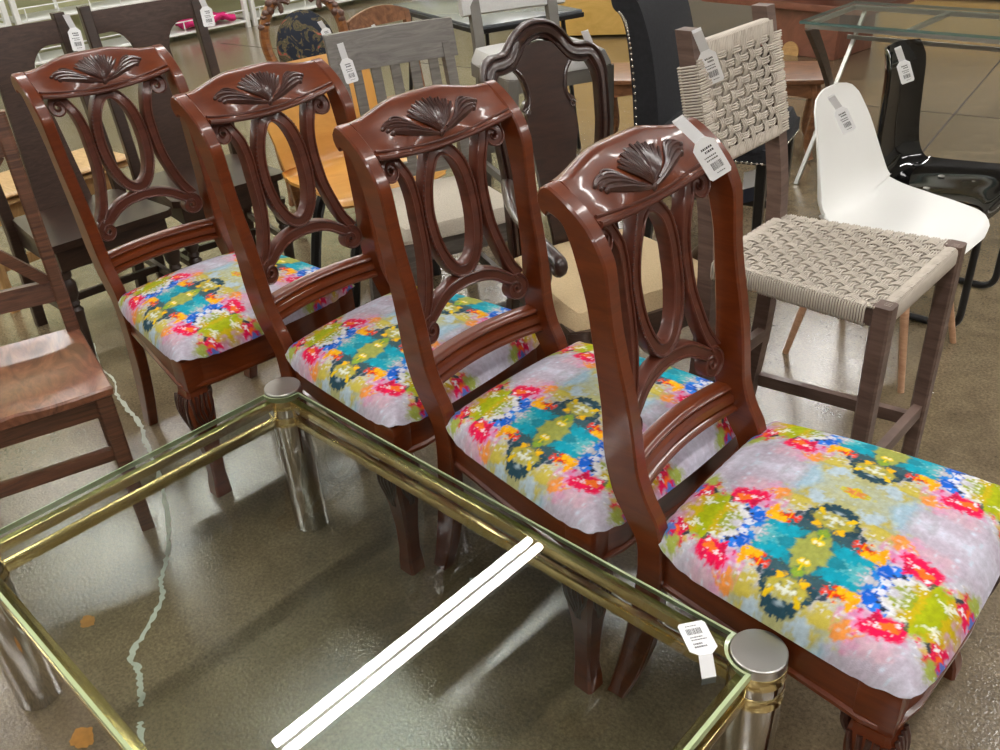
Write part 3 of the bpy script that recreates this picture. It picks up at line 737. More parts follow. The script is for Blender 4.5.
# ------------------------------------------------------------ grey slat-back chair with beige seat
t = thing('dining_chair', 'weathered grey slat-back chair with oatmeal fabric seat and white tag', 'dining chair', (-.525, 1.035, 0), -.37)
W, D = .44, .43
def upholstered(w0, w1, d, z, h, crown=.02, nx=20):
    b = B()
    def F(u, v):
        a, c = 2*u-1, 2*v-1; s_ = a*math.sqrt(1-.12*c**4); t_ = c*math.sqrt(1-.12*a**4); w = w0+(w1-w0)*u
        e = max(abs(a), abs(c)); dz = 0 if e < .82 else h*(1-math.sqrt(max(0, 1-((e-.82)/.18)**2)))
        return Vector((s_*d/2, t_*w/2, z+crown*(1-a*a)*(1-c*c)-dz))
    g = b.grid(F, nx, nx)
    N = nx; edge = [g[i][0] for i in range(N+1)]+[g[N][j] for j in range(1, N+1)]+[g[i][N] for i in range(N-1, -1, -1)]+[g[0][j] for j in range(N-1, 0, -1)]
    low = [b.bm.verts.new((v.co.x, v.co.y, z-h-.012)) for v in edge]
    for i in range(len(edge)): b.bm.faces.new((edge[i], edge[(i+1) % len(edge)], low[(i+1) % len(edge)], low[i]))
    return b
mk('seat_cushion', upholstered(W-.02, W+.02, D+.02, .478, .035), 'beige_fabric', t)
b = B(); b.box2((-D/2+.01, -W/2+.01, .355), (D/2-.01, W/2-.01, .432), .003); mk('apron', b, 'grey_wood', t)
for s in (-1, 1):
    mk('front_leg', square_leg(D/2-.025, s*(W/2-.025), 0, .43, .042, .048), 'grey_wood', t)
    P = smooth_pts([(-D/2-.05, 0), (-D/2, .30), (-D/2+.005, .45), (-D/2-.03, .68), (-D/2-.10, .93)], 5)
    b = B(); yb = s*(W/2-.02); b.ring_loft([[Vector((x+a*.018, yb+c*.018, z)) for a, c in ((1, 1), (-1, 1), (-1, -1), (1, -1))] for x, z in P]); mk('back_post', b, 'grey_wood', t)
    b = B(); b.beam((-D/2, yb, .16), (D/2-.03, s*(W/2-.03), .16), .02, .035); mk('side_stretcher', b, 'grey_wood', t)
b = B(); b.beam((D/2-.03, -W/2+.03, .10), (D/2-.03, W/2-.03, .10), .02, .035); mk('front_stretcher', b, 'grey_wood', t)
b = B(); b.ring_loft([[Vector((x-.02*(1-(y/.24)**2), y, z)) for x, z in ((-D/2-.062, .880), (-D/2-.098, 1.002), (-D/2-.120, 1.002), (-D/2-.084, .880))] for y in [-W/2-.012+(W+.024)*i/12 for i in range(13)]]); mk('top_rail', b, 'grey_rail', t)
b = B(); b.ring_loft([[Vector((x-.015*(1-(y/.24)**2), y, z)) for x, z in ((-D/2+.01, .50), (-D/2+.002, .55), (-D/2-.018, .55), (-D/2-.01, .50))] for y in [-W/2+.03+(W-.06)*i/12 for i in range(13)]]); mk('lower_rail', b, 'grey_wood', t)
for k in range(5):
    y = -.142+.071*k; cv = .015*(1-(y/.24)**2); b = B()
    P = [(-D/2-.004, .54), (-D/2-.025, .68), (-D/2-.082, .90)]
    b.ring_loft([[Vector((x-cv+o, y+q, z)) for q, o in ((-.0175, .005), (.0175, .005), (.0175, -.005), (-.0175, -.005))] for x, z in P]); mk('slat', b, 'grey_wood', t)

# ------------------------------------------------------------ Queen Anne armchair with vase splat
t = thing('armchair', 'dark cherry armchair with vase-shaped splat, scroll arms and wheat seat', 'armchair', (.275, .935, 0), -.34)
W, D = .50, .47
mk('seat_cushion', upholstered(W-.06, W+.02, D, .475, .04, .022), 'gold_fabric', t)
b = B(); b.ring_loft([[Vector((x, y*k, z)) for x, y in ((-D/2, -W/2+.05), (D/2-.02, -W/2-.01), (D/2+.005, -W/2+.03), (D/2+.012, 0), (D/2+.005, W/2-.03), (D/2-.02, W/2+.01), (-D/2, W/2-.05))] for z, k in ((.355, .98), (.36, 1), (.425, 1), (.432, .99))]); mk('apron', b, 'dark_walnut', t)
def qx(z): return interp([(.45, -D/2+.01), (.62, -D/2-.025), (.80, -D/2-.045), (1.03, -D/2-.115)], z)
qp = lambda y, z, d: (qx(z)+d-.012*(1-(y/.19)**2), y, z)
half = smooth_pts([(.172, .44), (.165, .56), (.160, .68), (.172, .80), (.182, .90), (.180, .945), (.160, .985), (.125, .990), (.095, 1.000), (.060, 1.040), (.030, 1.060), (0, 1.066)], 4)
pts = [(-p[0], p[1]) for p in half][:-1]+half[::-1]
QPR = [(-.5, -.5), (-.5, .15), (-.38, .45), (-.25, .2), (-.12, .5), (.12, .5), (.25, .2), (.38, .45), (.5, .15), (.5, -.5)]
ws = [.038+.016*max(0, min(1, (p[1]-.9)/.06)) for p in pts]
b = B(); ribbon(b, pts, ws, .030, qp, prof=QPR); mk('back_frame', b, 'dark_cherry', t, ang=50)
b = B(); sp = smooth_pts([(.036, .46), (.040, .52), (.055, .62), (.070, .72), (.082, .80), (.078, .850), (.090, .862), (.078, .882), (.068, .890), (.070, .92), (.080, .950), (.100, .975), (.100, .99), (.070, 1.02), (0, 1.035)], 3)
rg = []
for o in (.011, -.006): rg.append([Vector(qp(y, z, o-.002)) for y, z in sp]+[Vector(qp(-y, z, o-.002)) for y, z in sp[::-1][1:]])
b.ring_loft(rg); spl = mk('splat', b, 'dark_cherry', t, ang=30)
for s in (-1, 1):
    b = B()
    e = [(s*p[0]*.93, p[1]) for p in smooth_pts([(.084, .855), (.068, .878), (.064, .905), (.074, .945), (.095, .972)], 4)]
    b.tube([qp(y, z, .011) for y, z in e], .0045, n=6); b.tube([qp(s*(.076+.008*math.cos(a)), .860+.008*math.sin(a), .012) for a in [k*PI/5 for k in range(10)]], .0035, n=6); mk('carved_volute', b, 'dark_cherry', spl)

for s in (-1, 1):
    b = B(); P = smooth_pts([(qx(.68), s*.170, .68), (-.12, s*.235, .675), (.02, s*.268, .662), (.13, s*.275, .645), (.185, s*.272, .63)], 5)
    a0 = P[-1]; P += [(a0[0]+.018*math.sin(a), a0[1], a0[2]-.018*(1-math.cos(a))) for a in [k*PI/6 for k in range(1, 10)]]
    b.tube(P, .019, n=10, flat=.75, rs=[.019]*(len(P)-6)+[.018, .017, .015, .013, .011, .009]); arm = mk('arm', b, 'dark_cherry', t)
    b = B(); b.tube(smooth_pts([(.03, s*.262, .37), (.05, s*.272, .45), (.11, s*.276, .52), (.135, s*.276, .58), (.11, s*.273, .645)], 4), .017, n=10); mk('arm_support', b, 'dark_walnut', t)
    b = B(); P = smooth_pts([(D/2-.02, s*(W/2-.02), .42), (D/2+.012, s*(W/2-.005), .33), (D/2-.005, s*(W/2-.018), .18), (D/2-.01, s*(W/2-.02), .06), (D/2+.015, s*(W/2-.01), .012)], 5)
    b.tube(P, .03, n=10, rs=[.034-.020*min(1, i/(len(P)-5)) if i < len(P)-4 else .022 for i in range(len(P))]); b.sphere((D/2+.012, s*(W/2-.01), .014), .026, (1, 1, .55)); mk('cabriole_leg', b, 'dark_walnut', t)
    b = B(); b.beam((-D/2-.06, s*.185, 0), (-D/2+.01, s*.180, .46), .032, .036, bev=1); mk('rear_leg', b, 'dark_walnut', t)

# ------------------------------------------------------------ woven rope counter stool
t = thing('counter_stool', 'counter stool of woven grey-beige cord on a square brown wood frame', 'stool', (.672, .978, 0), 0)
sb = {'bl': (.0, -.185), 'br': (.0, .175), 'fl': (.445, -.195), 'fr': (.445, .235)}
for nm, (x, y) in sb.items():
    if nm[0] == 'f': mk('front_leg', square_leg(x-.018, y+(.018 if nm == 'fl' else -.018), 0, .648, .036, .042), 'taupe_wood', t, ang=20)
    else:
        yy = y+(.018 if nm == 'bl' else -.018); b = B()
        P = smooth_pts([(-.045, 0), (-.005, .35), (.0, .64), (-.022, .84), (-.090, 1.155)], 5)
        b.ring_loft([[Vector((px+a*.020, yy+c*.0195, z)) for a, c in ((1, 1), (-1, 1), (-1, -1), (1, -1))] for px, z in P]); mk('back_post', b, 'taupe_wood', t, ang=20)
for a, c, z in (('bl', 'fl', .145), ('br', 'fr', .145), ('fl', 'fr', .185), ('bl', 'br', .30)):
    (x0, y0), (x1, y1) = sb[a], sb[c]; i0 = .018 if a[1] == 'l' else -.018; i1 = .018 if c[1] == 'l' else -.018
    b = B(); b.beam((x0-(.018 if a[0] == 'f' else 0), y0+i0, z), (x1-(.018 if c[0] == 'f' else 0), y1+i1, z), .022, .036); mk('stretcher', b, 'taupe_wood', t, ang=20)
# seat frame under the cord
b = B()
for (a, c) in (('bl', 'fl'), ('br', 'fr'), ('fl', 'fr'), ('bl', 'br')):
    (x0, y0), (x1, y1) = sb[a], sb[c]; dy0 = .014 if a[1] == 'l' else -.014; dy1 = .014 if c[1] == 'l' else -.014; fx = lambda k: -.026 if k[0] == 'f' else .002
    b.beam((x0+fx(a), y0+dy0, .618), (x1+fx(c), y1+dy1, .618), .020, .040)
mk('seat_frame', b, 'taupe_wood', t)
def weave(b, P, nu, nv, mu, mv, r, amp, wrap, sag, lowu=.045, skip=.0):
    """P(u,v)->(pos, normal); cords in groups of three, twill over-under, wrapped edges"""
    def cords(nG, nX, swap, m):
        for g in range(nG):
            for k in (-1, 0, 1):
                pos = m+(1-2*m)*(g+.5+k*.225)/nG; pts = []
                NN = nX*4
                for i in range(NN+1):
                    q = i/NN; w_ = (q-mB)/(1-2*mB)*nX
                    inside = 0 < w_ < nX
                    ph = ((g % 2) if not swap else (g+1) % 2)
                    z = amp*math.cos(PI*(w_-.5)+PI*ph) if inside else amp*.8
                    p, n_ = P(q, pos) if not swap else P(pos, q)
                    pts.append(p+n_*z)
                b.tube(pts, r, n=5)
    mB = mv; cords(nu, nv, False, mu)
    mB = mu; cords(nv, nu, True, mv)
def quadP(c00, c10, c11, c01, sag=0, bend=None):
    c00, c10, c11, c01 = map(Vector, (c00, c10, c11, c01)); nn = (c10-c00).cross(c01-c00).normalized()
    def P(u, v):
        p = c00*(1-u)*(1-v)+c10*u*(1-v)+c11*u*v+c01*(1-u)*v
        return p-nn*sag*math.sin(PI*u)*math.sin(PI*v), nn
    return P
def wraps(b, P, n, side, r, depth, thick, a0=.06, a1=.94, width=.05):
    """closely laid cords wrapping over one rail"""
    for i in range(n):
        q = a0+(a1-a0)*(i+.5)/n
        f = {'u0': lambda s: P(s, q), 'u1': lambda s: P(1-s, q), 'v0': lambda s: P(q, s), 'v1': lambda s: P(q, 1-s)}[side]
        p0, n_ = f(width); p1, _ = f(.008); o = (p1-p0).normalized()
        pts = [p0+n_*.001, p0.lerp(p1, .5)+n_*.0035, p1+n_*.0025, p1+o*.005-n_*.002, p1+o*.0065-n_*.010, p1+o*.0065-n_*(depth-.008), p1+o*.003-n_*depth, p1-o*thick-n_*(depth+.002)]
        b.tube(pts, r, n=5)
z_ = .642
Ps = quadP((.004, -.185, z_), (.438, -.202, z_), (.438, .240, z_), (.004, .175, z_), sag=.006)
b = B(); weave(b, Ps, 14, 15, .035, .045, .00235, .0050, 0, 0)
wraps(b, Ps, 62, 'v0', .0025, .042, .012, .03, .905, .055); wraps(b, Ps, 62, 'v1', .0025, .042, .012, .03, .905, .04)
wraps(b, Ps, 56, 'u1', .0026, .042, .012, .095, .905, .055); wraps(b, Ps, 46, 'u0', .0026, .042, .012, .10, .90, .045)
mk('woven_seat', b, 'rope', t, ang=80)
b = B(); b.box2((.012, -.178, .604), (.43, .195, .608)); mk('under_weave', b, 'rope', t)
def bx(z): return interp([(.64, 0), (.84, -.022), (1.155, -.090)], z)
zb, zt = .865, 1.125
Pb = quadP((bx(zb)+.024, -.190, zb), (bx(zb)+.024, .180, zb), (bx(zt)+.024, .180, zt), (bx(zt)+.024, -.190, zt), sag=.004)
b = B(); weave(b, Pb, 9, 10, .09, .08, .0024, .0050, 0, 0)
wraps(b, Pb, 36, 'u0', .0026, .046, .012, .0, .86, .12); wraps(b, Pb, 36, 'u1', .0026, .046, .012, .0, .86, .12)
wraps(b, Pb, 44, 'v0', .0026, .030, .010, .115, .885, .09); wraps(b, Pb, 44, 'v1', .0026, .030, .010, .115, .885, .12)
mk('woven_back', b, 'rope', t, ang=80)
b = B(); b.grid(lambda u, v: Vector((bx(.88+.22*v)-.006, -.165+.32*u, .88+.22*v)), 4, 4); o = mk('back_underlay', b, 'rope', t); md = o.modifiers.new('s', 'SOLIDIFY'); md.thickness = .003
b = B(); b.beam((bx(zt-.01)+.003, -.17, zt-.018), (bx(zt-.01)+.003, .16, zt-.018), .018, .026); b2 = mk('top_back_rail', b, 'taupe_wood', t)
b = B(); b.beam((bx(zb+.01)+.003, -.17, zb+.018), (bx(zb+.01)+.003, .16, zb+.018), .018, .026); mk('lower_back_rail', b, 'taupe_wood', t)

# ------------------------------------------------------------ white shell chair on dowel legs
t = thing('shell_chair', 'white moulded plastic shell chair on pale dowel legs behind the rope stool', 'chair', (.76, 1.74, 0), -.03)
b = B()
spn = smooth_pts([(.235, .415), (.20, .433), (.10, .432), (0, .422), (-.10, .425), (-.17, .45), (-.205, .51), (-.22, .60), (-.235, .70), (-.25, .78), (-.258, .825)], 4); n = len(spn)-1; m = 20
wid = lambda u: interp([(0, .10), (.05, .165), (.12, .20), (.3, .225), (.5, .222), (.62, .215), (.78, .175), (.9, .138), (.96, .105), (1, .05)], u)
ver = [[], []]
for sd, off in ((0, .003), (1, -.003)):
    for i, p in enumerate(spn):
        a = spn[max(i-1, 0)]; c = spn[min(i+1, n)]; tx, tz = c[0]-a[0], c[1]-a[1]; l = math.hypot(tx, tz); nx, nz = tz/l, -tx/l; u = i/n; row = []
        for j in range(m+1):
            q = 2*j/m-1; w = wid(u); rise = abs(q)**2.4*interp([(0, .0), (.1, .02), (.3, .055), (.5, .085), (.65, .07), (.85, .03), (1, .004)], u)
            # sides lift towards the sitter (along the inward normal)
            row.append(b.bm.verts.new((p[0]+nx*off+(-nx if nx < 0 else nx)*rise*(1 if u > .45 else .2), q*w, p[1]+(abs(nz)*rise)+nz*off)))
        ver[sd].append(row)
for i in range(n):
    for j in range(m):
        for sd in (0, 1): b.bm.faces.new((ver[sd][i][j], ver[sd][i+1][j], ver[sd][i+1][j+1], ver[sd][i][j+1]))
    for j in (0, m): b.bm.faces.new((ver[0][i][j], ver[0][i+1][j], ver[1][i+1][j], ver[1][i][j]))
for i in (0, n):
    for j in range(m): b.bm.faces.new((ver[0][i][j], ver[0][i][j+1], ver[1][i][j+1], ver[1][i][j]))
mk('shell', b, 'white_plastic', t, ang=60)
for sx, sy in ((1, -1), (1, 1), (-1, -1), (-1, 1)):
    b = B(); b.tube([(sx*.195-.005, sy*.20, 0), (sx*.12-.01, sy*.13, .40)], .014, n=12, rs=[.010, .015]); lg = mk('leg', b, 'light_wood', t)
    b = B(); b.tube([(sx*.12-.01, sy*.13, .385), (sx*.09-.01, sy*.09, .425)], .007, n=8); mk('bolt', b, 'black_metal', lg)
for sy in (-1, 1):
    b = B(); b.tube([(.15, sy*.16, .22), (-.17, -sy*.16, .22)], .004, n=6); mk('cross_wire', b, 'black_metal', t)

# ------------------------------------------------------------ black gloss cantilever chair
t = thing('cantilever_chair', 'glossy black plastic chair on a bent black tube sled base, far right', 'chair', (.70, 2.20, 0), .02)
b = B()
spn = smooth_pts([(.245, .395), (.235, .425), (.20, .44), (.08, .432), (-.06, .430), (-.125, .445), (-.16, .49), (-.175, .58), (-.18, .70), (-.185, .80), (-.205, .865)], 4); n = len(spn)-1; ver = [[], []]
for sd, off in ((0, .004), (1, -.004)):
    for i, p in enumerate(spn):
        a = spn[max(i-1, 0)]; c = spn[min(i+1, n)]; tx, tz = c[0]-a[0], c[1]-a[1]; l = math.hypot(tx, tz); nx, nz = tz/l, -tx/l; u = i/n; row = []
        for j in range(m+1):
            q = 2*j/m-1; w = interp([(0, .21), (.3, .225), (.5, .19), (.75, .165), (.92, .150), (1, .115)], u)
            rise = abs(q)**3*.03
            row.append(b.bm.verts.new((p[0]+nx*off+(rise*1.6 if u > .45 else 0), q*w, p[1]+nz*off+(rise*.5 if u < .45 else 0))))
        ver[sd].append(row)
for i in range(n):
    for j in range(m):
        for sd in (0, 1): b.bm.faces.new((ver[sd][i][j], ver[sd][i+1][j], ver[sd][i+1][j+1], ver[sd][i][j+1]))
    for j in (0, m): b.bm.faces.new((ver[0][i][j], ver[0][i+1][j], ver[1][i+1][j], ver[1][i][j]))
for i in (0, n):
    for j in range(m): b.bm.faces.new((ver[0][i][j], ver[0][i][j+1], ver[1][i][j+1], ver[1][i][j]))
mk('shell', b, 'black_gloss', t, ang=60)
def fil(pts, r=.05):
    out = [Vector(pts[0])]
    for i in range(1, len(pts)-1):
        p = Vector(pts[i]); a = (Vector(pts[i-1])-p); c = (Vector(pts[i+1])-p); ra = min(r, a.length*.45); rc = min(r, c.length*.45)
        A_, C_ = p+a.normalized()*ra, p+c.normalized()*rc
        for k in range(7): q = k/6; out.append(A_*(1-q)**2+p*2*q*(1-q)+C_*q*q)
    out.append(Vector(pts[-1])); return out
b = B(); b.tube(fil([(-.14, -.19, .405), (.235, -.19, .405), (.235, -.19, .013), (-.20, -.19, .013), (-.20, .19, .013), (.235, .19, .013), (.235, .19, .405), (-.14, .19, .405)], .055), .0125, n=10); mk('tube_frame', b, 'black_metal', t)
for y in (-.09, .05):
    for x in (.02, .13):
        b = B(); b.lathe([(.011, 0), (.011, .003), (.0, .004)], (x, y, .436), 12); mk('screw_cap', b, 'silver', t)

# ------------------------------------------------------------ black nail-head parsons chair
t = thing('upholstered_chair', 'black fabric scroll-back chair trimmed with a line of silver nail heads', 'chair', (-.165, 2.31, 0), .25)
W, D = .50, .50
mk('seat_cushion', upholstered(W, W+.02, D, .51, .05, .015), 'black_fabric', t)
b = B(); b.box2((-D/2+.005, -W/2+.003, .40), (D/2-.003, W/2-.003, .462), .006); fr_ = mk('seat_rail', b, 'black_fabric', t)
b = B()
P = smooth_pts([(-D/2+.06, .42), (-D/2+.05, .60), (-D/2+.02, .80), (-D/2-.02, .93), (-D/2-.06, 1.0), (-D/2-.11, 1.02), (-D/2-.15, 1.0), (-D/2-.145, .955), (-D/2-.11, .92), (-D/2-.085, .84), (-D/2-.06, .65), (-D/2-.045, .42)], 4)
b.ring_loft([[Vector((x*k+(1-k)*(-D/2-.03), y, z)) for x, z in P] for y, k in ((-W/2, .96), (-W/2+.008, 1), (W/2-.008, 1), (W/2, .96))]); mk('back', b, 'black_fabric', t, ang=60)
for s in (-1, 1):
    b = B()
    bp = [p for p in P[len(P)*8//12:]][::-1]
    b.tube([(p[0]+.012, s*(W/2-.001), p[1]) for p in bp], .0012, n=5)
    for i in range(30):
        q = i/29*(len(bp)-1); k = min(int(q), len(bp)-2); f = q-k; x = bp[k][0]*(1-f)+bp[k+1][0]*f; z = bp[k][1]*(1-f)+bp[k+1][1]*f
        b.sphere((x+.012, s*(W/2-.001), z), .0055, (1, .5, 1), n=6)
    mk('nail_head_trim', b, 'nail', t)
    b = B(); b.tube([(-D/2+.03, s*W/2, .408), (D/2-.01, s*W/2, .408)], .0012, n=5)
    for i in range(24): b.sphere((-D/2+.03+(D-.04)*i/23, s*(W/2-.002), .408), .0055, (1, .5, 1), n=6)
    mk('nail_head_trim', b, 'nail', t)
    for sx in (-1, 1): mk('leg', square_leg(sx*(D/2-.035), s*(W/2-.035), 0, .41, .030, .044, dx=-.03 if sx < 0 else 0), 'black_wood', t)
b = B(); b.tube([(D/2, -W/2+.02, .408), (D/2, W/2-.02, .408)], .0012, n=5)
for i in range(24): b.sphere((D/2-.002, -W/2+.02+(W-.04)*i/23, .408), .0055, (.5, 1, 1), n=6)
mk('nail_head_trim', b, 'nail', t)
b = B(); b.beam((-.22, 0, .16), (.22, 0, .16), .02, .03); mk('stretcher', b, 'black_wood', t)
# hanging label under it
t = thing('label_card', 'white and navy label card hanging beneath the black nail-head chair', 'label', (.02, 2.26, .0), -.35)
b = B(); b.box2((-.002, -.065, .265), (.002, .065, .335)); mk('white_half', b, 'tag', t)
b = B(); b.box2((-.002, -.060, .205), (.002, .065, .265)); mk('navy_half', b, 'navy_paper', t)
b = B(); b.tube([(0, 0, .335), (0, .005, .397)], .0012, n=4); mk('string', b, 'strap', t)

# ------------------------------------------------------------ pale grey bar stool
t = thing('bar_stool', 'tall bar stool with pale grey linen seat and back on grey wooden legs', 'stool', (-.87, 1.98, 0), -.42)
W, D = .48, .44
mk('seat_cushion', upholstered(W, W, D, .775, .05, .012), 'light_fabric', t)
b = B(); b.box2((-D/2+.01, -W/2+.01, .655), (D/2-.01, W/2-.01, .715), .003); mk('apron', b, 'grey_stool', t)
for s in (-1, 1):
    mk('front_leg', square_leg(D/2-.025, s*(W/2-.025), 0, .71, .040, .046), 'grey_stool', t)
    b = B(); P = smooth_pts([(-D/2-.07, 0), (-D/2, .45), (-D/2, .75), (-D/2-.05, .98)], 5); b.ring_loft([[Vector((x+a*.02, s*(W/2-.06)+c*.022, z)) for a, c in ((1, 1), (-1, 1), (-1, -1), (1, -1))] for x, z in P]); mk('back_post', b, 'grey_stool', t)
    b = B(); b.beam((-D/2-.01, s*(W/2-.05), .25), (D/2-.025, s*(W/2-.03), .25), .02, .035); mk('side_stretcher', b, 'grey_stool', t)
for z, x in ((.20, D/2-.025), (.32, -D/2)):
    b = B(); b.beam((x, -W/2+.04, z), (x, W/2-.04, z), .02, .035); mk('cross_stretcher', b, 'grey_stool', t)
b = B(); b.ring_loft([[Vector((x-.02*(1-(y/.25)**2), y, z)) for x, z in ((-D/2-.005, .90), (-D/2-.04, 1.10), (-D/2-.06, 1.115), (-D/2-.085, 1.10), (-D/2-.05, .90), (-D/2-.03, .89))] for y in [-W/2+W*i/10 for i in range(11)]]); mk('back_pad', b, 'light_fabric', t, ang=60)

# ------------------------------------------------------------ Victorian tapestry chair
t = thing('balloon_back_chair', 'ornate Victorian chair, oval back covered in dark floral tapestry', 'chair', (-1.78, 1.50, 0), -.50)
xb = -.22
vp = lambda y, z, d: (xb-.16*(z-.5)+d, y, z-.075)
N = 48; ov = [(.165*math.cos(2*PI*k/N), .845+.205*math.sin(2*PI*k/N)) for k in range(N)]
iv = [(.140*math.cos(2*PI*k/N), .815+.165*math.sin(2*PI*k/N)) for k in range(N)]
b = B(); b.tube([vp(.185*math.cos(2*PI*k/N)*(1+.06*math.sin(2*PI*k/N)), .85+.215*math.sin(2*PI*k/N), 0) for k in range(N)], .024, n=8, closed=True); mk('oval_frame', b, 'victorian', t)
def tap_mat():
    m_, nt, bs = newmat('floral_tapestry'); L = nt.links.new
    tc = node(nt, 'ShaderNodeTexCoord'); n1 = node(nt, 'ShaderNodeTexNoise', Scale=16.0, Detail=3.0, Distortion=1.6); L(tc.outputs['Object'], n1.inputs['Vector'])
    r = node(nt, 'ShaderNodeValToRGB'); e = r.color_ramp.elements; e[0].position = .0; e[0].color = (.012, .016, .028, 1); e[1].position = 1; e[1].color = (.35, .05, .03, 1)
    for p_, c_ in ((.50, (.014, .018, .030, 1)), (.54, (.13, .10, .045, 1)), (.60, (.05, .05, .03, 1)), (.64, (.19, .14, .07, 1)), (.70, (.42, .06, .05, 1)), (.76, (.50, .20, .12, 1))):
        q = e.new(p_); q.color = c_
    L(n1.outputs['Fac'], r.inputs['Fac']); L(r.outputs['Color'], bs.inputs['Base Color']); bs.inputs['Roughness'].default_value = .9
    return m_
M['tapestry'] = tap_mat()
b = B(); rings = []
for s_, o in ((1, 0), (.97, .018), (.8, .034), (.5, .044), (.2, .048)): rings.append([Vector(vp(y*s_, .815+(z-.815)*s_, o)) for y, z in iv])
b.ring_loft(rings); mk('tapestry_pad', b, 'tapestry', t, ang=60)
b = B()
for k in range(26):
    a = PI*(.10+.80*k/25); R1 = .205+.010*math.sin(k*2.3); b.sphere(vp(R1*.93*math.cos(a), .855+R1*1.06*math.sin(a), .012), .020, (.8, 1, .8+.3*math.sin(k)), n=8)
for s in (-1, 1):
    b.tube([vp(s*(.03+.075*q+.012*math.sin(q*12)), 1.03-.035*q*q+.012*math.cos(q*10), .02) for q in [i/14 for i in range(15)]], .012, n=6)
    b.tube([vp(s*(.012+.010*math.cos(a)), 1.065+.012*math.sin(a), .02) for a in [i*.5 for i in range(13)]], .007, n=6)
mk('carved_crest', b, 'victorian_carving', t)
mk('seat_cushion', upholstered(.46, .52, .48, .47, .05, .03), 'tapestry', t)
b = B(); b.box2((-.23, -.22, .35), (.23, .22, .41), .01); mk('seat_rail', b, 'victorian', t)
for sx, sy in ((1, 1), (1, -1), (-1, 1), (-1, -1)):
    b = B(); b.tube(smooth_pts([(sx*.20, sy*.19, .40), (sx*.23, sy*.215, .30), (sx*.20, sy*.20, .12), (sx*.22, sy*.21, .012)], 4), .024, n=8, rs=[.03-.0012*i for i in range(13)]); mk('leg', b, 'victorian', t)
for s in (-1, 1):
    b = B(); b.tube([vp(s*.07, .66, 0), (-.21, s*.12, .42)], .016, n=8); mk('back_support', b, 'victorian', t)

# ------------------------------------------------------------ small brown chair behind the grey slat chair
t = thing('dining_chair', 'small brown wooden chair with arched top rail behind the grey slat-back chair', 'dining chair', (-1.72, 2.03, 0), -.05)
W, D = .38, .36
b = B(); b.box2((-D/2, -W/2, .425), (D/2, W/2, .45), .008); mk('seat', b, 'brown_wood', t)
b = B(); b.ring_loft([[Vector((-D/2-.05-x, y, z)) for x, z in ((0, .780), (.01, .82+.045*(1-(y/.19)**2)), (.028, .82+.045*(1-(y/.19)**2)), (.018, .780))] for y in [-.19+.38*i/16 for i in range(17)]]); mk('top_rail', b, 'brown_wood', t)
b = B(); b.beam((-D/2-.03, -.17, .66), (-D/2-.03, .17, .66), .016, .05); mk('mid_rail', b, 'brown_wood', t)
for s in (-1, 1):
    b = B(); b.beam((-D/2-.03, s*(W/2-.02), 0), (-D/2, s*(W/2-.02), .44), .03, .03); b.beam((-D/2, s*(W/2-.02), .44), (-D/2-.07, s*(W/2-.02), .82), .03, .03); mk('back_post', b, 'brown_wood', t)
    mk('front_leg', square_leg(D/2-.03, s*(W/2-.03), 0, .43, .028, .034), 'brown_wood', t)
b = B(); b.box2((-D/2+.02, -W/2+.02, .37), (D/2-.02, W/2-.02, .426)); mk('apron', b, 'brown_wood', t)

# ------------------------------------------------------------ brown coffee table with scalloped apron
t = thing('side_table', 'low brown wooden table with scalloped apron behind the black nail-head chair', 'table', (-.84, 3.30, 0), .50)
L_, D = 1.12, .42
b = B(); b.box2((-L_/2, -D/2, .395), (L_/2, D/2, .42), .008); mk('tabletop', b, 'brown_wood', t)
for s in (-1, 1):
    b = B(); n = 40; R = []
    for i in range(n+1):
        x = -L_/2+.03+(L_-.06)*i/n; R.append([Vector((x, s*(D/2-.03)+o, z)) for o, z in ((.008, .395), (.008, .315+.025*abs(math.sin(3*PI*i/n))), (-.008, .315+.025*abs(math.sin(3*PI*i/n))), (-.008, .395))])
    b.ring_loft(R); mk('apron', b, 'brown_wood', t)
    b = B(); R = []
    for i in range(n+1):
        y = -D/2+.03+(D-.06)*i/n; zz = .315+.025*abs(math.sin(2*PI*i/n)); R.append([Vector((s*(L_/2-.03)+o, y, z)) for o, z in ((.008, .395), (.008, zz), (-.008, zz), (-.008, .395))])
    b.ring_loft(R); mk('end_apron', b, 'brown_wood', t)
    for e in (-1, 1):
        b = B(); b.tube(smooth_pts([(e*(L_/2-.04), s*(D/2-.04), .39), (e*(L_/2-.02), s*(D/2-.02), .28), (e*(L_/2-.045), s*(D/2-.045), .10), (e*(L_/2-.02), s*(D/2-.02), .012)], 4), .022, n=8, rs=[.030-.0012*i for i in range(13)]); mk('leg', b, 'brown_wood', t)

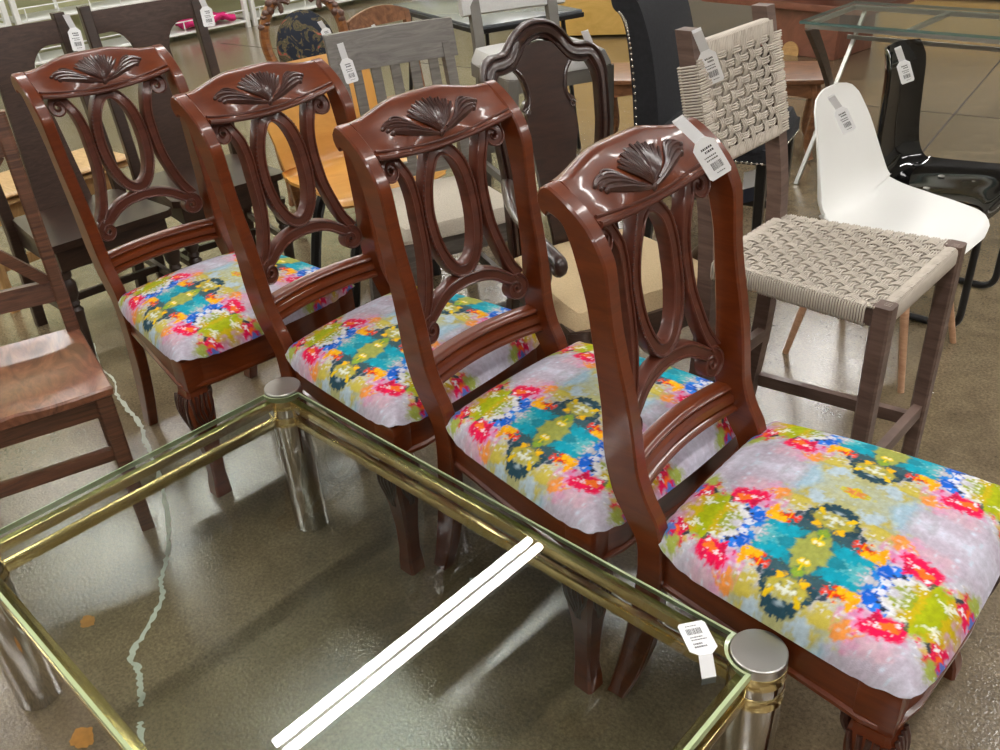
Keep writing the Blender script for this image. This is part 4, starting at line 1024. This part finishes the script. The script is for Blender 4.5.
# ------------------------------------------------------------ glass desk with crossed legs
t = thing('desk', 'glass-topped desk with silver frame and crossed wood and metal legs, upper right', 'desk', (.56, 3.33, 0), 0)
L_, D = 1.62, .56
b = B(); b.box2((-L_/2, -D/2, .735), (L_/2, D/2, .747)); me = b.mesh('glass_top', smooth=False); g = mk('glass_top', me, ['glass', 'glass_edge_dark', 'glass_under'], t)
for p in me.polygons: p.material_index = (0 if p.normal.z > .9 else 2) if abs(p.normal.z) > .9 else 1
b = B()
for s in (-1, 1): b.box2((-L_/2+.02, s*(D/2-.03)-.014, .714), (L_/2-.02, s*(D/2-.03)+.014, .734), .002)
for x in (-L_/2+.02, -.35, .35, L_/2-.02): b.box2((x-.012, -D/2+.04, .716), (x+.012, D/2-.04, .733), .002)
mk('top_frame', b, 'silver_bright', t)
for e in (-1, 1):
    x = e*(L_/2-.05)
    b = B(); P = smooth_pts([(-.26, .715), (-.10, .50), (.06, .25), (.24, .0)], 6); P = [(y+.05*math.sin(PI*(z/.715)), z) for y, z in P]
    b.ring_loft([[Vector((x+a*.012, y+c*(.020+.022*abs(z/.715-.5)*2), z)) for a, c in ((1, 1), (-1, 1), (-1, -1), (1, -1))] for y, z in P]); mk('curved_wood_leg', b, 'dark_walnut', t)
    b = B(); b.beam((x+e*-.02, .26, .715), (x+e*-.02, -.28, .0), .013, .018, up=(1, 0, 0)); mk('metal_leg', b, 'silver', t)
b = B(); b.beam((-L_/2+.05, .14, .61), (L_/2-.05, .14, .61), .014, .018); mk('stretcher', b, 'silver', t)

# ------------------------------------------------------------ dark glass-topped table, upper middle
t = thing('dining_table', 'low-lying view of a grey glass-topped table with slim dark legs near the shelving', 'table', (-2.02, 2.83, 0), -.30)
L_, D = 1.05, .62
b = B(); b.box2((-L_/2, -D/2, .722), (L_/2, D/2, .737), .003); mk('tabletop', b, 'grey_glassy', t)
b = B()
for s in (-1, 1): b.box2((-L_/2, s*(D/2)-.012, .700), (L_/2, s*(D/2)+.012, .722), .002); b.box2((s*(L_/2)-.012, -D/2, .700), (s*(L_/2)+.012, D/2, .722), .002)
mk('frame', b, 'black_metal', t)
for sx, sy in ((1, 1), (1, -1), (-1, 1), (-1, -1)):
    b = B(); b.tube([(sx*(L_/2-.10), sy*(D/2-.06), .70), (sx*(L_/2-.02), sy*(D/2-.02), 0)], .012, n=6); mk('leg', b, 'black_metal', t)

# ------------------------------------------------------------ red-brown trestle table far right of middle
t = thing('trestle_table', 'red-brown wooden trestle table with wide plank foot beyond the rope stool', 'table', (-1.50, 5.85, 0), -.10)
b = B(); b.box2((-.36, -.26, 0), (.36, .26, .33), .01); mk('plinth', b, 'red_wood', t)
b = B(); b.box2((-.80, -.33, .33), (.60, .33, .38), .01); mk('lower_shelf', b, 'red_wood', t)
b = B(); b.box2((-.16, -.10, .38), (.10, .10, .72), .01); mk('pedestal', b, 'red_wood', t)
b = B(); b.box2((-1.0, -.42, .72), (1.0, .42, .76), .01); mk('tabletop', b, 'brown_wood', t)
b = B(); b.lathe([(.0, 0), (.07, .0), (.07, .008), (.0, .008)], (0, 0, 0), 20)
o = mk('foot_cutout', b, 'tan', t); o.location = (.0, -.262, .03); o.rotation_euler = (PI/2, 0, 0)

# ------------------------------------------------------------ yellow maple cabinets at the back
for (x, y, rz, lx, ly, hh, lab) in ((-3.75, 6.45, .55, 1.2, 2.1, 1.1, 'yellow maple cabinet rising out of frame behind the black nail-head chair'), (-1.35, 8.7, .10, 1.3, .8, .42, 'yellow maple cabinet at the top edge beyond the glass desk')):
    t = thing('cabinet', lab, 'cabinet', (x, y, 0), rz)
    b = B(); b.box2((-lx/2, -ly/2, .02), (lx/2, ly/2, hh), .006); mk('body', b, 'yellow_panel', t)
    for s in (-1, 1):
        b = B(); b.box2((lx/2-.002, s*ly/4-ly/4+.012, .05), (lx/2+.016, s*ly/4+ly/4-.012, hh-.04), .003); d = mk('door', b, 'yellow_panel', t)
        b = B(); b.tube([(lx/2+.016, s*.04, hh*.5), (lx/2+.032, s*.04, hh*.5), (lx/2+.032, s*.04, hh*.5+.13), (lx/2+.016, s*.04, hh*.5+.13)], .006, n=6); mk('handle', b, 'silver', d)

# ------------------------------------------------------------ white shelving along the left wall
for k in range(4):
    y0 = -.2+k*2.34
    lab = ['white metal shelf unit at the top-left corner of the photo', 'white metal shelf unit behind the espresso chairs, pink cloth on its bottom shelf', 'white metal shelf unit behind the tapestry chair', 'white metal shelf unit at the top edge beyond the grey glass table'][k]
    t = thing('shelf_unit', lab, 'shelf', (-7.25, y0, 0), 0, 'white shelf units along the olive wall')
    for z in (.07, .42, .88, 1.34):
        b = B(); b.box2((-.24, .02, z-.018), (.24, 2.27, z), .004); mk('shelf', b, 'wire_white', t)
        b = B()
        for q in range(8): b.tube([(.235, .10+q*.29, z), (.235, .10+q*.29, z+.10)], .006, n=5)
        b.tube([(.235, .02, z+.10), (.235, 2.27, z+.10)], .006, n=5); mk('wire_fence', b, 'wire', t)
    for yy in (.02, 2.27):
        b = B(); b.box2((.20, yy-.022, 0), (.25, yy+.022, 1.7), .004); mk('upright', b, 'wire_white', t)
    for q in range(3):
        b = B(); b.box2((-.25, .55+q*.56, 0), (-.235, .58+q*.56, 1.7)); mk('back_strip', b, 'wire_white', t)
b = B()
def cl(u, v): return Vector((-7.28+.28*u, 3.72+.55*v, .142+.02*math.sin(u*9+v*4)*math.cos(v*13)+.03*(1-(2*v-1)**4)))
b.grid(cl, 14, 20); o = mk('folded_cloth', b, 'pink'); md = o.modifiers.new('s', 'SOLIDIFY'); md.thickness = .05; md.offset = -1
tag_(o, 'crumpled bright pink cloth lying on the bottom white shelf', 'cloth')

# ------------------------------------------------------------ white price tags
def price_tag(top, mid, bot, w, label, nrm=None, curl=0):
    top, mid, bot = map(Vector, (top, mid, bot)); cam = Vector((1.68, -.93, 1.53))
    d = (bot-mid).normalized(); v = Vector(nrm) if nrm else (cam-mid); v = (v-d*v.dot(d)).normalized(); r = d.cross(v).normalized()
    L = (bot-mid).length; th = .0006
    poly = [(-.22, 0), (.22, 0), (.5, .16), (.5, .93), (.42, 1), (-.42, 1), (-.5, .93), (-.5, .16)]
    b = B(); b.ring_loft([[mid+r*x*w+d*y*L+v*o for x, y in poly] for o in (0, th)]); o_ = mk('price_tag', b, 'tag', smooth=False)
    tag_(o_, label, 'price tag', 'white price tags on the furniture')
    b = B(); ds = (mid-top).normalized(); m2 = mid+d*L*.06
    b.ring_loft([[p+r*x*w*.5+v*o for x, o in ((-.5, -.0012), (.5, -.0012), (.5, -.0004), (-.5, -.0004))] for p in (top-v*.012, top+v*.001, m2)]); mk('paper_strap', b, 'strap', o_, smooth=False)
    b = B(); rr = random.Random(int(mid.x*1000))
    def q(x0, y0, x1, y1): b.bm.faces.new([b.bm.verts.new(mid+r*x*w+d*y*L+v*(th+.0003)) for x, y in ((x0, y0), (x1, y0), (x1, y1), (x0, y1))])
    x = -.30
    for k in range(12):          # barcode
        ww = rr.choice((.012, .022, .032)); q(x, .62, x+ww, .80); x += ww+.022
    for row, (yy, hh, n) in enumerate(((.22, .05, 6), (.31, .05, 5), (.44, .03, 7), (.52, .03, 6), (.87, .022, 5))):
        x = -.26
        for k in range(n): ww = rr.uniform(.03, .075); q(x, yy, x+ww, yy+hh); x += ww+.025
    mk('printed_text', b, 'ink', o_, smooth=False)
    return o_
price_tag((.836, .392, 1.096), (.880, .394, 1.068), (.912, .420, 1.002), .042, 'white price tag on the crest of the rightmost carved chair')
price_tag((-1.80, .474, 1.085), (-1.79, .483, 1.040), (-1.78, .477, .962), .044, 'white price tag on the right post of the left espresso chair')
price_tag((-1.62, .915, 1.095), (-1.61, .921, 1.055), (-1.60, .917, .985), .044, 'white price tag on the right post of the right espresso chair')
price_tag((-1.70, 1.497, .90), (-1.69, 1.509, .872), (-1.68, 1.520, .810), .042, 'white price tag on the dark tapestry oval back')
price_tag((-.72, .858, 1.006), (-.71, .861, .962), (-.70, .871, .886), .042, 'white price tag on the left end of the grey slat-back top rail')
price_tag((.00, 1.190, 1.040), (.01, 1.202, 1.005), (.02, 1.219, .925), .042, 'white price tag on the shoulder of the dark cherry armchair')
price_tag((.62, .788, 1.156), (.63, .807, 1.115), (.64, .844, 1.041), .040, 'white price tag on the left post of the woven cord stool')
price_tag((.56, 1.636, .824), (.58, 1.652, .792), (.61, 1.681, .719), .040, 'white price tag inside the white shell chair back')
price_tag((.575, 2.050, .885), (.59, 2.062, .847), (.61, 2.090, .776), .040, 'white price tag on the glossy black chair back')
price_tag((-1.80, 1.867, .818), (-1.79, 1.870, .800), (-1.78, 1.877, .766), .036, 'small white price tag on the small brown chair rail')
price_tag((1.242, -.094, .4280), (1.215, -.058, .4275), (1.160, -.018, .4275), .046, 'white price tag lying on the glass tabletop near the chrome post', nrm=(0, 0, 1))

for x, y, a, lab in ((1.007, 1.585, .3, 'tiny white paper scrap on the floor beyond the cord stool legs'), (.483, .118, 1.1, 'tiny pale scrap on the floor under the glass table')):
    b = B(); pts_ = [(x+.012*math.cos(a+q*2.1)*(1.4 if q == 0 else .6), y+.012*math.sin(a+q*2.1)) for q in range(3)]
    b.ring_loft([[Vector((px_, py_, z)) for px_, py_ in pts_] for z in (.0016, .0024)]); tag_(mk('paper_scrap', b, 'tag', smooth=False), lab, 'scrap of paper')
# ------------------------------------------------------------ camera and colour
def cam_setup():
    loc = Vector((1.6802, -.9298, 1.532)); yaw, pitch, roll, f = 2.3575, .5434, -.072, 887.39
    fwd = Vector((math.cos(yaw)*math.cos(pitch), math.sin(yaw)*math.cos(pitch), -math.sin(pitch)))
    right = Vector((math.sin(yaw), -math.cos(yaw), 0)); up = right.cross(fwd)
    r2 = right*math.cos(roll)+up*math.sin(roll); u2 = -right*math.sin(roll)+up*math.cos(roll)
    cd = bpy.data.cameras.new('camera'); co = bpy.data.objects.new('camera', cd); C.objects.link(co)
    m = Matrix((r2, u2, -fwd)).transposed().to_4x4(); m.translation = loc; co.matrix_world = m
    cd.sensor_width = 36; cd.lens = f*36/1000; cd.clip_start = .02; bpy.context.scene.camera = co
cam_setup()
w = bpy.data.worlds.new('world'); w.use_nodes = True; w.node_tree.nodes['Background'].inputs[0].default_value = (.5, .5, .5, 1); w.node_tree.nodes['Background'].inputs[1].default_value = .2
sc = bpy.context.scene; sc.world = w
sc.view_settings.view_transform = 'Standard'; sc.view_settings.look = 'None'; sc.view_settings.gamma = 1; sc.view_settings.use_curve_mapping = False
sc.view_settings.exposure = 0.24
sc.cycles.use_denoising = True; sc.cycles.max_bounces = 10; sc.cycles.transparent_max_bounces = 16; sc.cycles.diffuse_bounces = 4
sc.cycles.use_light_tree = True; sc.cycles.sample_clamp_indirect = 6; sc.cycles.caustics_reflective = False; sc.cycles.caustics_refractive = False
